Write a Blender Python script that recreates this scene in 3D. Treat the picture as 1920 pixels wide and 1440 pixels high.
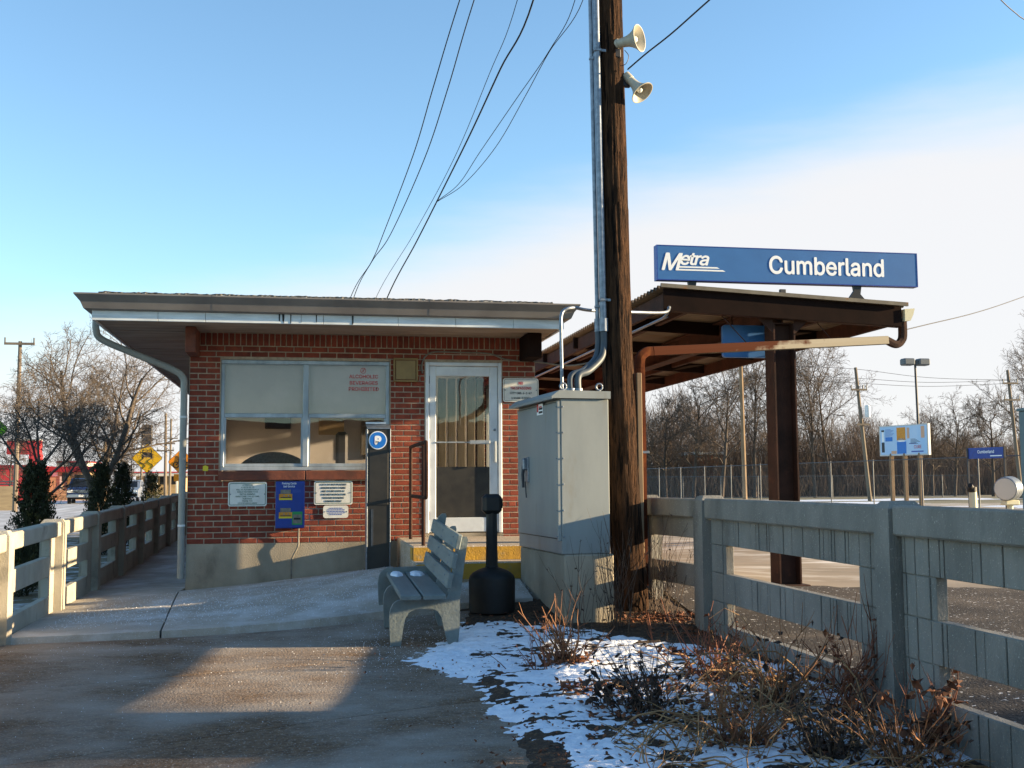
import bpy, math, random
import numpy as np
from mathutils import Vector, Matrix, noise

for _o in list(bpy.data.objects):
    bpy.data.objects.remove(_o, do_unlink=True)
SC = bpy.context.scene
COL = SC.collection
R = math.radians

# ------------------------------------------------------------------ camera
F = 2100.0                       # focal length in pixels of a 1920 wide picture
PSI, PIT, RHO = math.atan(390 / F), math.atan(185 / F), 0.006
EYE = Vector((0, 0, 1.5))
_f0 = Vector((math.sin(PSI), math.cos(PSI), 0)); _r0 = Vector((math.cos(PSI), -math.sin(PSI), 0)); _u0 = Vector((0, 0, 1))
FWD = _f0 * math.cos(PIT) + _u0 * math.sin(PIT)
_up = _u0 * math.cos(PIT) - _f0 * math.sin(PIT)
RGT = _r0 * math.cos(RHO) - _up * math.sin(RHO)
UPV = _up * math.cos(RHO) + _r0 * math.sin(RHO)
_cd = bpy.data.cameras.new('camera'); CAM = bpy.data.objects.new('camera', _cd); COL.objects.link(CAM)
_cd.sensor_width = 36; _cd.lens = F / 1920 * 36; _cd.clip_start = 0.1; _cd.clip_end = 3000
CAM.matrix_world = Matrix(((RGT.x, UPV.x, -FWD.x, EYE.x), (RGT.y, UPV.y, -FWD.y, EYE.y), (RGT.z, UPV.z, -FWD.z, EYE.z), (0, 0, 0, 1)))
SC.camera = CAM

# ------------------------------------------------------------------ sky, sun, exposure
SUN_EL, SUN_AZ = 10.4, 98.5      # azimuth clockwise from +Y
W = bpy.data.worlds.new('World'); SC.world = W; W.use_nodes = True
_n = W.node_tree.nodes; _l = W.node_tree.links; _n.clear()
_out = _n.new('ShaderNodeOutputWorld'); _bg = _n.new('ShaderNodeBackground')
_sky = _n.new('ShaderNodeTexSky'); _sky.sky_type = 'NISHITA'; _sky.sun_disc = False
_sky.sun_elevation = R(SUN_EL); _sky.sun_rotation = R(SUN_AZ)
_sky.air_density = 1.0; _sky.dust_density = 0.05; _sky.ozone_density = 2.0; _sky.altitude = 200
_tc = _n.new('ShaderNodeTexCoord')
# a pale cloud bank over the sunward half of the sky, its soft upper edge a tilted great circle
_dot = _n.new('ShaderNodeVectorMath'); _dot.operation = 'DOT_PRODUCT'
_dot.inputs[1].default_value = (0.2662, 0.1733, -0.9482)
_mp = _n.new('ShaderNodeMapping'); _mp.inputs['Scale'].default_value = (1.6, 1.6, 9.0)
_ns = _n.new('ShaderNodeTexNoise'); _ns.inputs['Scale'].default_value = 1.6; _ns.inputs['Detail'].default_value = 7; _ns.inputs['Roughness'].default_value = 0.55
_ma = _n.new('ShaderNodeMath'); _ma.operation = 'MULTIPLY_ADD'; _ma.inputs[1].default_value = 0.11; _ma.inputs[2].default_value = -0.055
_ad = _n.new('ShaderNodeMath'); _ad.operation = 'ADD'
_mr = _n.new('ShaderNodeMapRange'); _mr.interpolation_type = 'SMOOTHSTEP'
_mr.inputs['From Min'].default_value = -0.052; _mr.inputs['From Max'].default_value = 0.046
_mr.inputs['To Max'].default_value = 0.96
_tint = _n.new('ShaderNodeMix'); _tint.data_type = 'RGBA'; _tint.blend_type = 'MULTIPLY'; _tint.inputs[0].default_value = 1
_tint.inputs[7].default_value = (0.95, 1.05, 1.09, 1)
_mix = _n.new('ShaderNodeMix'); _mix.data_type = 'RGBA'
_mix.inputs[7].default_value = (2.88, 2.86, 2.90, 1)
_l.new(_tc.outputs['Generated'], _dot.inputs[0]); _l.new(_tc.outputs['Generated'], _mp.inputs['Vector'])
_l.new(_mp.outputs[0], _ns.inputs['Vector']); _l.new(_ns.outputs[0], _ma.inputs[0])
_l.new(_dot.outputs['Value'], _ad.inputs[0]); _l.new(_ma.outputs[0], _ad.inputs[1]); _l.new(_ad.outputs[0], _mr.inputs['Value'])
_l.new(_sky.outputs[0], _tint.inputs[6]); _l.new(_tint.outputs[2], _mix.inputs[6])
_l.new(_mr.outputs[0], _mix.inputs[0]); _l.new(_mix.outputs[2], _bg.inputs['Color']); _l.new(_bg.outputs[0], _out.inputs[0])
_bg.inputs['Strength'].default_value = 0.096

_sd = bpy.data.lights.new('sun', 'SUN'); SUN = bpy.data.objects.new('sun', _sd); COL.objects.link(SUN)
_sd.energy = 5.0; _sd.angle = R(0.55); _sd.color = (1.0, 0.76, 0.46)
SDIR = Vector((math.cos(R(SUN_EL)) * math.sin(R(SUN_AZ)), math.cos(R(SUN_EL)) * math.cos(R(SUN_AZ)), math.sin(R(SUN_EL))))
SUN.rotation_euler = SDIR.to_track_quat('Z', 'Y').to_euler(); SUN.location = SDIR * 60

SC.view_settings.view_transform = 'Standard'; SC.view_settings.look = 'None'
SC.view_settings.exposure = 1.75; SC.view_settings.gamma = 1.0; SC.view_settings.use_curve_mapping = False
SC.cycles.max_bounces = 6; SC.cycles.diffuse_bounces = 3; SC.cycles.transparent_max_bounces = 12

# ------------------------------------------------------------------ survey helpers: a sight line of the photograph met with a plane of the place
def ray(x, y): return FWD + RGT * ((x - 960) / F) - UPV * ((y - 720) / F)
def pt(x, y, Y): d = ray(x, y); return EYE + d * (Y / d.y)
def pX(x, y, X): d = ray(x, y); return EYE + d * (X / d.x)
def pg(x, y, z): d = ray(x, y); return EYE + d * ((z - EYE.z) / d.z)

# ------------------------------------------------------------------ materials
def lin(c):
    return tuple((v / 255 / 12.92 if v / 255 <= 0.04045 else ((v / 255 + 0.055) / 1.055) ** 2.4) for v in c)
MATS = {}
def mat(name, c1, c2=None, scale=6.0, lo=0.35, hi=0.65, c3=None, scale3=1.5, lo3=0.5, hi3=0.7, rough=0.75, metal=0.0,
        bump=0.0, bscale=60.0, speck=None, rnd=0.0, stretch=(1, 1, 1), spec=0.4, detail=6.0, rvar=0.0, bstretch=None):
    """Principled surface: one or two noises over world position mix real colours of the thing, fine relief as bump."""
    m = bpy.data.materials.new(name); m.use_nodes = True; MATS[name] = m
    n = m.node_tree.nodes; l = m.node_tree.links; b = n['Principled BSDF']
    b.inputs['Roughness'].default_value = rough; b.inputs['Metallic'].default_value = metal; b.inputs['Specular IOR Level'].default_value = spec
    g = n.new('ShaderNodeNewGeometry')
    def mapped(s):
        mp = n.new('ShaderNodeMapping'); mp.inputs['Scale'].default_value = s; l.new(g.outputs['Position'], mp.inputs[0]); return mp.outputs[0]
    vec = mapped(stretch)
    def noise_fac(sc, a, z, v=vec, det=detail):
        t = n.new('ShaderNodeTexNoise'); t.inputs['Scale'].default_value = sc; t.inputs['Detail'].default_value = det; t.inputs['Roughness'].default_value = 0.6
        l.new(v, t.inputs['Vector'])
        r = n.new('ShaderNodeMapRange'); r.inputs[1].default_value = a; r.inputs[2].default_value = z; l.new(t.outputs[0], r.inputs[0]); return r.outputs[0], t.outputs[0]
    def mix(fac, a, z):
        x = n.new('ShaderNodeMix'); x.data_type = 'RGBA'
        l.new(fac, x.inputs[0])
        if isinstance(a, tuple): x.inputs[6].default_value = (*a, 1)
        else: l.new(a, x.inputs[6])
        x.inputs[7].default_value = (*z, 1); return x.outputs[2]
    col = lin(c1)
    if c2:
        fac, raw = noise_fac(scale, lo, hi); col = mix(fac, col, lin(c2))
        if rvar:
            r = n.new('ShaderNodeMapRange'); r.inputs[3].default_value = rough - rvar; r.inputs[4].default_value = rough + rvar
            l.new(fac, r.inputs[0]); l.new(r.outputs[0], b.inputs['Roughness'])
    if c3:
        fac, raw = noise_fac(scale3, lo3, hi3); col = mix(fac, col, lin(c3))
    if speck:
        sc_, a, z, c = speck
        fac, raw = noise_fac(sc_, a, z, mapped((1, 1, 1)), 3); col = mix(fac, col, lin(c))
    if rnd:
        oi = n.new('ShaderNodeObjectInfo'); at = n.new('ShaderNodeAttribute'); at.attribute_name = 'rnd'
        ad = n.new('ShaderNodeMath'); ad.operation = 'ADD'; l.new(oi.outputs['Random'], ad.inputs[0]); l.new(at.outputs['Fac'], ad.inputs[1])
        fr = n.new('ShaderNodeMath'); fr.operation = 'FRACT'; l.new(ad.outputs[0], fr.inputs[0])
        mr = n.new('ShaderNodeMapRange'); mr.inputs[3].default_value = 1 - rnd; mr.inputs[4].default_value = 1 + rnd; l.new(fr.outputs[0], mr.inputs[0])
        hs = n.new('ShaderNodeHueSaturation'); l.new(mr.outputs[0], hs.inputs['Value'])
        if isinstance(col, tuple): hs.inputs['Color'].default_value = (*col, 1)
        else: l.new(col, hs.inputs['Color'])
        col = hs.outputs[0]
    if isinstance(col, tuple): b.inputs['Base Color'].default_value = (*col, 1)
    else: l.new(col, b.inputs['Base Color'])
    if bump:
        t = n.new('ShaderNodeTexNoise'); t.inputs['Scale'].default_value = bscale; t.inputs['Detail'].default_value = 5
        l.new(mapped(bstretch or stretch), t.inputs['Vector'])
        bp = n.new('ShaderNodeBump'); bp.inputs['Strength'].default_value = min(1, bump); bp.inputs['Distance'].default_value = 0.01 if bump <= 1 else 0.01 * bump
        l.new(t.outputs[0], bp.inputs['Height']); l.new(bp.outputs[0], b.inputs['Normal'])
    return m
def glass(name, refl=0.2, tint=(0.95, 0.94, 0.93), rough=0.0):
    m = bpy.data.materials.new(name); m.use_nodes = True; MATS[name] = m
    n = m.node_tree.nodes; l = m.node_tree.links; n.clear()
    o = n.new('ShaderNodeOutputMaterial'); t = n.new('ShaderNodeBsdfTransparent'); g = n.new('ShaderNodeBsdfGlossy'); x = n.new('ShaderNodeMixShader')
    t.inputs[0].default_value = (*tint, 1); g.inputs[0].default_value = (0.95, 0.97, 1, 1); g.inputs['Roughness'].default_value = rough
    f = n.new('ShaderNodeFresnel'); f.inputs[0].default_value = 1.5
    a = n.new('ShaderNodeMath'); a.operation = 'ADD'; a.inputs[1].default_value = refl; a.use_clamp = True
    tn = n.new('ShaderNodeTexNoise'); tn.inputs['Scale'].default_value = 1.7
    gg = n.new('ShaderNodeNewGeometry'); l.new(gg.outputs['Position'], tn.inputs['Vector'])
    bp = n.new('ShaderNodeBump'); bp.inputs['Strength'].default_value = 0.02; bp.inputs['Distance'].default_value = 0.05
    l.new(tn.outputs[0], bp.inputs['Height']); l.new(bp.outputs[0], g.inputs['Normal'])
    l.new(f.outputs[0], a.inputs[0]); l.new(a.outputs[0], x.inputs[0]); l.new(t.outputs[0], x.inputs[1]); l.new(g.outputs[0], x.inputs[2]); l.new(x.outputs[0], o.inputs[0])
    return m

# ------------------------------------------------------------------ mesh helpers
class MB:
    def __init__(s): s.v = []; s.f = []; s.rnd = None
    def add(s, vs, fs):
        k = len(s.v); s.v += [tuple(p) for p in vs]; s.f += [tuple(i + k for i in f) for f in fs]; return s
    def box(s, c, d, M=None):
        x, y, z = d[0] / 2, d[1] / 2, d[2] / 2
        vs = [Vector((a, b, e)) for a in (-x, x) for b in (-y, y) for e in (-z, z)]
        if M: vs = [M @ v for v in vs]
        c = Vector(c)
        return s.add([v + c for v in vs], [(0, 1, 3, 2), (4, 6, 7, 5), (0, 4, 5, 1), (2, 3, 7, 6), (0, 2, 6, 4), (1, 5, 7, 3)])
    def span(s, a, b):
        return s.box([(a[i] + b[i]) / 2 for i in range(3)], [abs(b[i] - a[i]) for i in range(3)])
    def cbox(s, c, d, b=0.01, M=None):
        """box with chamfered edges"""
        h = [q / 2 for q in d]; b = min(b, *[q * 0.45 for q in h])
        vs = []; idx = {}
        for sx in (-1, 1):
            for sy in (-1, 1):
                for sz in (-1, 1):
                    for ax in range(3):
                        p = [sx * (h[0] - b), sy * (h[1] - b), sz * (h[2] - b)]
                        p[ax] = (sx, sy, sz)[ax] * h[ax]
                        idx[(sx, sy, sz, ax)] = len(vs); vs.append(Vector(p))
        fs = []
        for ax in range(3):
            o1, o2 = (ax + 1) % 3, (ax + 2) % 3
            for sg in (-1, 1):
                q = []
                for a, e in ((-1, -1), (1, -1), (1, 1), (-1, 1)):
                    k = [0, 0, 0]; k[ax] = sg; k[o1] = a; k[o2] = e; q.append(idx[(*k, ax)])
                fs.append(tuple(q if sg > 0 else q[::-1]))
            for a in (-1, 1):
                for e in (-1, 1):
                    k0 = [0, 0, 0]; k1 = [0, 0, 0]; k0[ax] = -1; k1[ax] = 1; k0[o1] = k1[o1] = a; k0[o2] = k1[o2] = e
                    q = (idx[(*k0, o1)], idx[(*k1, o1)], idx[(*k1, o2)], idx[(*k0, o2)])
                    fs.append(q if a * e > 0 else q[::-1])
        for sx in (-1, 1):
            for sy in (-1, 1):
                for sz in (-1, 1):
                    q = tuple(idx[(sx, sy, sz, a)] for a in range(3)); fs.append(q if sx * sy * sz > 0 else q[::-1])
        if M: vs = [M @ v for v in vs]
        c = Vector(c)
        return s.add([v + c for v in vs], fs)
    def cspan(s, a, b, ch=0.01):
        return s.cbox([(a[i] + b[i]) / 2 for i in range(3)], [abs(b[i] - a[i]) for i in range(3)], ch)
    def prism(s, pts, vec):
        n = len(pts); vec = Vector(vec); pts = [Vector(p) for p in pts]
        s.add(pts + [p + vec for p in pts], [tuple(range(n))[::-1], tuple(range(n, 2 * n))] + [(i, (i + 1) % n, (i + 1) % n + n, i + n) for i in range(n)])
        return s
    def tube(s, pts, r, n=8, cap=True):
        pts = [Vector(p) for p in pts]; m = len(pts)
        rs = r if isinstance(r, (list, tuple)) else [r] * m
        vs = []; prev = None
        for i, p in enumerate(pts):
            t = (pts[min(i + 1, m - 1)] - pts[max(i - 1, 0)])
            if t.length < 1e-9: t = Vector((0, 0, 1))
            t.normalize()
            if prev is None:
                a = Vector((0, 0, 1)) if abs(t.z) < 0.9 else Vector((1, 0, 0)); u = t.cross(a).normalized()
            else:
                u = (prev - t * prev.dot(t))
                u = u.normalized() if u.length > 1e-6 else t.orthogonal().normalized()
            prev = u; w = t.cross(u)
            for k in range(n):
                an = 2 * math.pi * k / n; vs.append(p + (u * math.cos(an) + w * math.sin(an)) * rs[i])
        fs = [(i * n + k, i * n + (k + 1) % n, (i + 1) * n + (k + 1) % n, (i + 1) * n + k) for i in range(m - 1) for k in range(n)]
        if cap: fs += [tuple(range(n))[::-1], tuple(range((m - 1) * n, m * n))]
        return s.add(vs, fs)
    def lathe(s, prof, n=24, M=None, cap=True):
        vs = []
        for r, z in prof:
            for k in range(n):
                a = 2 * math.pi * k / n; v = Vector((r * math.cos(a), r * math.sin(a), z)); vs.append(M @ v if M else v)
        m = len(prof); fs = [(i * n + k, i * n + (k + 1) % n, (i + 1) * n + (k + 1) % n, (i + 1) * n + k) for i in range(m - 1) for k in range(n)]
        if cap: fs += [tuple(range(n))[::-1], tuple(range((m - 1) * n, m * n))]
        return s.add(vs, fs)
    def quad(s, a, b, c, d): return s.add([a, b, c, d], [(0, 1, 2, 3)])
    def grid(s, fn, nu, nv):
        return s.add([fn(i / nu, j / nv) for j in range(nv + 1) for i in range(nu + 1)],
                     [(j * (nu + 1) + i, j * (nu + 1) + i + 1, (j + 1) * (nu + 1) + i + 1, (j + 1) * (nu + 1) + i) for j in range(nv) for i in range(nu)])
    def build(s, name, m, parent=None, smooth=False, kind=None, recenter=True):
        me = bpy.data.meshes.new(name)
        off = Vector((0, 0, 0))
        if parent is None and kind is None and recenter and s.v:
            a = np.array(s.v); lo_, hi_ = a.min(0), a.max(0); off = Vector(((lo_[0] + hi_[0]) / 2, (lo_[1] + hi_[1]) / 2, lo_[2]))
        me.from_pydata([(p[0] - off.x, p[1] - off.y, p[2] - off.z) for p in s.v], [], s.f)
        if s.rnd is not None:
            at = me.attributes.new('rnd', 'FLOAT', 'FACE'); at.data.foreach_set('value', s.rnd)
        return link(name, me, m, parent, off, smooth, kind)
def world_of(p): return Matrix.Translation(p.location) @ p.rotation_euler.to_matrix().to_4x4() if p.type == 'EMPTY' else Matrix.Identity(4)
def link(name, me, m, parent=None, off=(0, 0, 0), smooth=False, kind=None):
    o = bpy.data.objects.new(name, me); COL.objects.link(o); o.location = off
    if m is not None and len(me.materials) == 0: me.materials.append(MATS[m] if isinstance(m, str) else m)
    if smooth: me.shade_smooth()
    if smooth == 'auto':
        try: me.set_sharp_from_angle(angle=R(40))
        except Exception: pass
    if parent is not None:
        o.parent = parent; o.matrix_parent_inverse = world_of(parent).inverted()
    if kind: o['kind'] = kind
    return o
def tag(o, label, cat, group=None, kind=None):
    o['label'] = label; o['category'] = cat
    if group: o['group'] = group
    if kind: o['kind'] = kind
    return o
def thing(name, loc, label, cat, group=None, rz=0):
    o = bpy.data.objects.new(name, None); COL.objects.link(o); o.location = loc; o.rotation_euler = (0, 0, rz); o.empty_display_size = 0.2
    return tag(o, label, cat, group)
def copy_tree(o, parent=None):
    c = o.copy(); COL.objects.link(c); c.parent = parent
    for ch in [x for x in bpy.data.objects if x.parent == o]: copy_tree(ch, c)
    return c
import os
try: FONT = bpy.data.fonts.load(os.path.join(bpy.utils.system_resource('DATAFILES'), 'fonts', 'Inter.woff2'))      # the sans serif that ships with Blender
except Exception: FONT = None
def text(s, size, m, parent, M, name='lettering', bold=0.0, ext=0.001, align='CENTER', xs=1.0, shear=0.0, space=1.0):
    cu = bpy.data.curves.new(name, 'FONT'); cu.body = s
    if FONT: cu.font = FONT
    cu.size = size; cu.extrude = ext; cu.align_x = align; cu.align_y = 'CENTER'
    cu.shear = shear; cu.space_character = space; cu.resolution_u = 3
    t = bpy.data.objects.new(name, cu); COL.objects.link(t)
    dg = bpy.context.evaluated_depsgraph_get(); me = bpy.data.meshes.new_from_object(t.evaluated_get(dg))
    COL.objects.unlink(t); bpy.data.objects.remove(t); bpy.data.curves.remove(cu)
    if bold:          # heavier strokes: the outline laid a few times, each a hair deeper than the last
        n0 = len(me.vertices); co = np.empty(n0 * 3); me.vertices.foreach_get('co', co); co = co.reshape(-1, 3); fs = [tuple(p.vertices) for p in me.polygons]; V = []; Fc = []
        b = bold * size * 1.3
        for k, (dx, dy) in enumerate(((-b, 0), (b, 0), (0, -b), (0, b), (-b * .7, -b * .7), (b * .7, b * .7), (-b * .7, b * .7), (b * .7, -b * .7))):
            V.append(co + np.array((dx, dy, -.00012 * k))); Fc += [tuple(i + k * n0 for i in f) for f in fs]
        bpy.data.meshes.remove(me); me = bpy.data.meshes.new(name); me.from_pydata(np.concatenate(V).tolist(), [], Fc)
    me.transform(M @ Matrix.Diagonal((xs, 1, 1, 1))); me.materials.clear()
    return link(name, me, m, parent)
def facing(p, rz=0.0):
    """frame at p for flat lettering that faces -Y (turned rz about Z)"""
    return Matrix.Translation(p) @ Matrix.Rotation(rz, 4, 'Z') @ Matrix.Rotation(R(90), 4, 'X')
def rrect(cx, cz, w, h, r, y, n=5):
    P = []
    for sx, sz, a0 in ((1, -1, -90), (1, 1, 0), (-1, 1, 90), (-1, -1, 180)):
        for k in range(n + 1):
            a = R(a0 + 90 * k / n); P.append(Vector((cx + sx * (w / 2 - r) + r * math.cos(a), y, cz + sz * (h / 2 - r) + r * math.sin(a))))
    return P
def bez(pts, n=10):
    """smooth curve through points (Catmull-Rom)"""
    P = [Vector(p) for p in pts]; P = [P[0] * 2 - P[1]] + P + [P[-1] * 2 - P[-2]]; out = []
    for i in range(1, len(P) - 2):
        for k in range(n):
            t = k / n; a, b, c, d = P[i - 1:i + 3]
            out.append(0.5 * ((2 * b) + (c - a) * t + (2 * a - 5 * b + 4 * c - d) * t * t + (3 * b - a - 3 * c + d) * t ** 3))
    out.append(P[-2]); return out
# ------------------------------------------------------------------ the materials of the place
mat('brick', (138, 64, 44), (108, 49, 36), scale=9, bump=0.5, bscale=120, rnd=0.2, rough=0.85, c3=(142, 76, 58), scale3=40, lo3=.58, hi3=.75)
mat('mortar', (180, 164, 142), (154, 140, 122), scale=20, bump=0.6, bscale=150, rough=0.95)
mat('concrete', (166, 156, 138), (138, 130, 114), scale=2.5, bump=0.5, bscale=90, c3=(104, 97, 86), scale3=1.6, lo3=.54, hi3=.72, rough=0.9, stretch=(1, 1, .6))
mat('white_paint', (222, 228, 230), (194, 200, 202), scale=3, stretch=(1, 1, 6), rough=0.5)
mat('gutter_paint', (128, 122, 116), (110, 104, 100), scale=2, rough=0.55)
mat('soffit_paint', (168, 152, 136), (138, 122, 108), scale=1.6, stretch=(1, 5, 1), rough=0.8)
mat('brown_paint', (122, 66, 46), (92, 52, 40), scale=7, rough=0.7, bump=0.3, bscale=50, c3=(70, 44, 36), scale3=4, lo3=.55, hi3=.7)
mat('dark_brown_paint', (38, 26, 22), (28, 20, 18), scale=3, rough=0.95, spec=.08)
mat('steel_brown', (70, 48, 40), (52, 38, 33), scale=4, rough=0.85, spec=.15, c3=(86, 56, 44), scale3=7, lo3=.6, hi3=.75, bump=.2, bscale=60)
mat('roof_gravel', (176, 176, 172), (70, 66, 62), scale=34, lo=.42, hi=.55, bump=1.0, bscale=70, stretch=(1, 1, .5), rough=0.8)
mat('roofing', (70, 68, 66), (96, 94, 90), scale=5, rough=0.95, bump=.5)
mat('tar', (22, 20, 20), rough=0.4)
mat('aluminium', (170, 178, 184), (138, 146, 152), scale=8, stretch=(1, 1, .3), rough=0.42, metal=0.35)
mat('downspout_paint', (150, 152, 146), (132, 134, 130), scale=3, rough=.55)
mat('door_paint', (212, 218, 222), (192, 198, 204), scale=4, rough=0.45, metal=.15)
mat('galvanised', (140, 148, 158), (108, 116, 126), scale=18, rough=0.45, metal=0.6)
mat('grey_conduit', (70, 80, 88), (58, 66, 74), scale=10, rough=0.5)
mat('cabinet_paint', (132, 138, 137), (121, 127, 127), scale=3, rough=0.48, spec=.5, bump=.08, bscale=14, c3=(116, 112, 102), scale3=5, lo3=.6, hi3=.82, stretch=(1, 1, .35))
mat('black_panel', (34, 34, 34), (52, 50, 46), scale=5, rough=0.5, c3=(74, 70, 62), scale3=3, lo3=.6, hi3=.8)
mat('pay_station', (52, 50, 46), (40, 40, 38), scale=6, rough=0.45)
mat('black_plastic', (14, 14, 15), (20, 20, 21), scale=30, rough=0.55, bump=.15, bscale=200)
mat('bench_plastic', (118, 127, 125), (104, 113, 112), scale=14, rough=0.6, bump=.35, bscale=40, stretch=(1, .15, 1), c3=(118, 124, 116), scale3=60, lo3=.6, hi3=.7)
mat('snow', (234, 238, 244), (216, 224, 236), scale=12, rough=0.6, bump=.6, bscale=60)
mat('blue_sign', (48, 104, 164), (44, 98, 156), scale=3, rough=0.45)
mat('dark_blue_sign', (26, 62, 150), (24, 54, 132), scale=8, rough=0.4)
mat('white_sign', (222, 222, 214), (206, 206, 200), scale=9, rough=0.5)
mat('white_letters', (236, 238, 238), rough=0.5)
mat('black_letters', (26, 26, 26), rough=0.6)
mat('dark_letters', (52, 62, 58), rough=0.6)
mat('green_letters', (38, 92, 66), rough=0.6)
mat('red_letters', (190, 56, 56), rough=0.6)
mat('blue_letters', (66, 92, 168), rough=0.6)
mat('p_blue', (28, 112, 198), rough=0.4)
mat('orange_panel', (214, 148, 44), (196, 128, 36), scale=20, rough=0.5)
mat('yellow_panel', (214, 196, 48), rough=0.5)
mat('green_panel', (46, 140, 78), rough=0.5)
mat('grey_panel', (128, 124, 114), (104, 100, 92), scale=30, rough=0.5)
mat('yellow_curb', (192, 150, 54), (166, 130, 58), scale=5, c3=(150, 136, 104), scale3=9, lo3=.56, hi3=.68, rough=0.85, bump=.5, bscale=60)
mat('step_concrete', (176, 160, 138), (150, 136, 116), scale=4, rough=.9, bump=.5, bscale=80, speck=(70, .58, .66, (226, 226, 226)))
mat('tan_plastic', (142, 118, 68), (122, 100, 58), scale=4, rough=0.4)
mat('sidewalk', (178, 170, 157), (154, 148, 139), scale=1.6, bump=.6, bscale=70, rough=.88, speck=(95, .60, .70, (206, 208, 212)), c3=(200, 200, 198), scale3=2.2, lo3=.46, hi3=.7)
mat('pavement', (126, 101, 76), (90, 71, 54), scale=20, lo=.38, hi=.62, bump=2.0, bscale=62, rough=.92, c3=(158, 149, 138), scale3=.8, lo3=.40, hi3=.66, stretch=(1, 1.6, 1), speck=(70, .56, .72, (172, 164, 154)))
mat('soil', (74, 58, 44), (48, 38, 30), scale=9, bump=2.2, bscale=45, rough=.95, c3=(104, 82, 58), scale3=26, lo3=.55, hi3=.65)
mat('verge', (112, 100, 76), (86, 78, 60), scale=1.2, bump=1.5, bscale=30, rough=.95, c3=(200, 204, 208), scale3=2.4, lo3=.5, hi3=.62)
mat('field', (120, 112, 92), (96, 98, 74), scale=.12, rough=.95, bump=.5, bscale=4, c3=(206, 210, 216), scale3=.09, lo3=.55, hi3=.62, stretch=(.4, 2.2, 1))
mat('road', (172, 172, 172), (146, 146, 148), scale=.35, stretch=(2.5, .25, 1), rough=.85, c3=(204, 206, 208), scale3=.8, lo3=.45, hi3=.7, bump=.3, bscale=20)
mat('platform_concrete', (160, 146, 128), (136, 124, 108), scale=.9, rough=.9, bump=.4, bscale=50, c3=(220, 216, 210), scale3=1.2, lo3=.5, hi3=.7, stretch=(.4, 1.2, 1))
mat('asphalt', (52, 45, 40), (36, 32, 30), scale=30, rough=.9, bump=1.2, bscale=50, speck=(26, .64, .68, (220, 218, 214)), c3=(86, 76, 66), scale3=1.2, lo3=.45, hi3=.7)
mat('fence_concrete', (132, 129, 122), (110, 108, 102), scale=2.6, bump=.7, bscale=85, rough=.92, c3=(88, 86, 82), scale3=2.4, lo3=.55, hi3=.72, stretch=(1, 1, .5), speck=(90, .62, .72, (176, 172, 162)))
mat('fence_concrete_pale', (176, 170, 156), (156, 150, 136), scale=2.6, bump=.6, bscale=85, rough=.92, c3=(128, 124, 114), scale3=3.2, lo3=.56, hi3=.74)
mat('pole_wood', (76, 55, 40), (40, 30, 24), scale=7, bump=3.0, bscale=26, stretch=(4, 4, .4), rough=.95, spec=.1, c3=(22, 17, 15), scale3=6, lo3=.53, hi3=.60)
mat('corrugated', (120, 106, 90), (94, 84, 72), scale=1.4, rough=.55, metal=.25, stretch=(.4, 1, 1), c3=(98, 74, 52), scale3=2.4, lo3=.58, hi3=.75)
mat('roof_edge', (118, 112, 98), (92, 86, 76), scale=5, rough=.7, c3=(132, 92, 56), scale3=6, lo3=.6, hi3=.7)
mat('horn', (186, 180, 162), (162, 156, 140), scale=6, rough=.45)
mat('rusty_brown', (90, 46, 26), (62, 34, 22), scale=5, rough=.9, spec=.1, c3=(112, 64, 34), scale3=9, lo3=.55, hi3=.7, stretch=(1, 1, .5))
mat('wire', (26, 26, 28), rough=.6)
mat('bark', (104, 90, 74), (70, 60, 50), scale=12, stretch=(1, 1, .3), bump=1.5, bscale=30, rough=.9)
mat('twig', (104, 93, 82), (74, 66, 59), scale=6, rough=.9)
mat('far_twig', (92, 81, 72), (64, 56, 50), scale=.5, rough=.95)
mat('far_brush', (106, 91, 81), (77, 66, 58), scale=.35, rough=.95, c3=(114, 98, 82), scale3=.2, lo3=.5, hi3=.7)
mat('evergreen', (40, 48, 29), (58, 58, 32), scale=9, rough=.8, rnd=.2, c3=(92, 84, 40), scale3=4, lo3=.56, hi3=.7)
mat('cane', (150, 104, 68), (104, 70, 48), scale=12, rough=.75, rnd=.2)
mat('red_cane', (138, 84, 58), (98, 58, 44), scale=14, rough=.75, rnd=.2)
mat('grey_cane', (92, 76, 62), (62, 50, 44), scale=12, rough=.8)
mat('straw', (172, 136, 94), (112, 86, 60), scale=10, rough=.8, rnd=.2)
mat('dry_leaf', (126, 78, 48), (88, 52, 36), scale=18, rough=.8, rnd=.3)
mat('dark_leaf', (62, 46, 38), (44, 34, 30), scale=18, rough=.85, rnd=.3)
mat('interior_wall', (222, 217, 214), (204, 200, 198), scale=1.5, rough=.9)
mat('interior_tan', (104, 99, 88), (80, 75, 64), scale=9, stretch=(3, 3, .3), rough=.85)
mat('interior_floor', (90, 84, 78), rough=.8)
mat('shade_fabric', (222, 198, 190), (196, 174, 166), scale=1.3, rough=.9)
glass('window_glass', .0); glass('door_glass', .0)
glass('far_glass', .25, (.3, .32, .35))
mat('red_wall', (196, 62, 66), (178, 54, 58), scale=.4, rough=.8)
mat('red_trim', (140, 36, 44), rough=.7)
mat('beige_wall', (176, 154, 118), (150, 130, 100), scale=1, rough=.9, stretch=(1, 1, 6))
mat('pale_wall', (212, 204, 192), (194, 188, 176), scale=.5, rough=.9)
mat('dark_glass', (34, 38, 44), rough=.15)
mat('truck_paint', (24, 34, 74), (20, 28, 62), scale=2, rough=.25, spec=.6)
mat('chrome', (170, 176, 184), rough=.25, metal=.9)
mat('tyre', (26, 26, 26), rough=.85)
mat('headlamp', (226, 226, 220), rough=.2)
mat('car_silver', (168, 172, 176), rough=.3, metal=.4)
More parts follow.
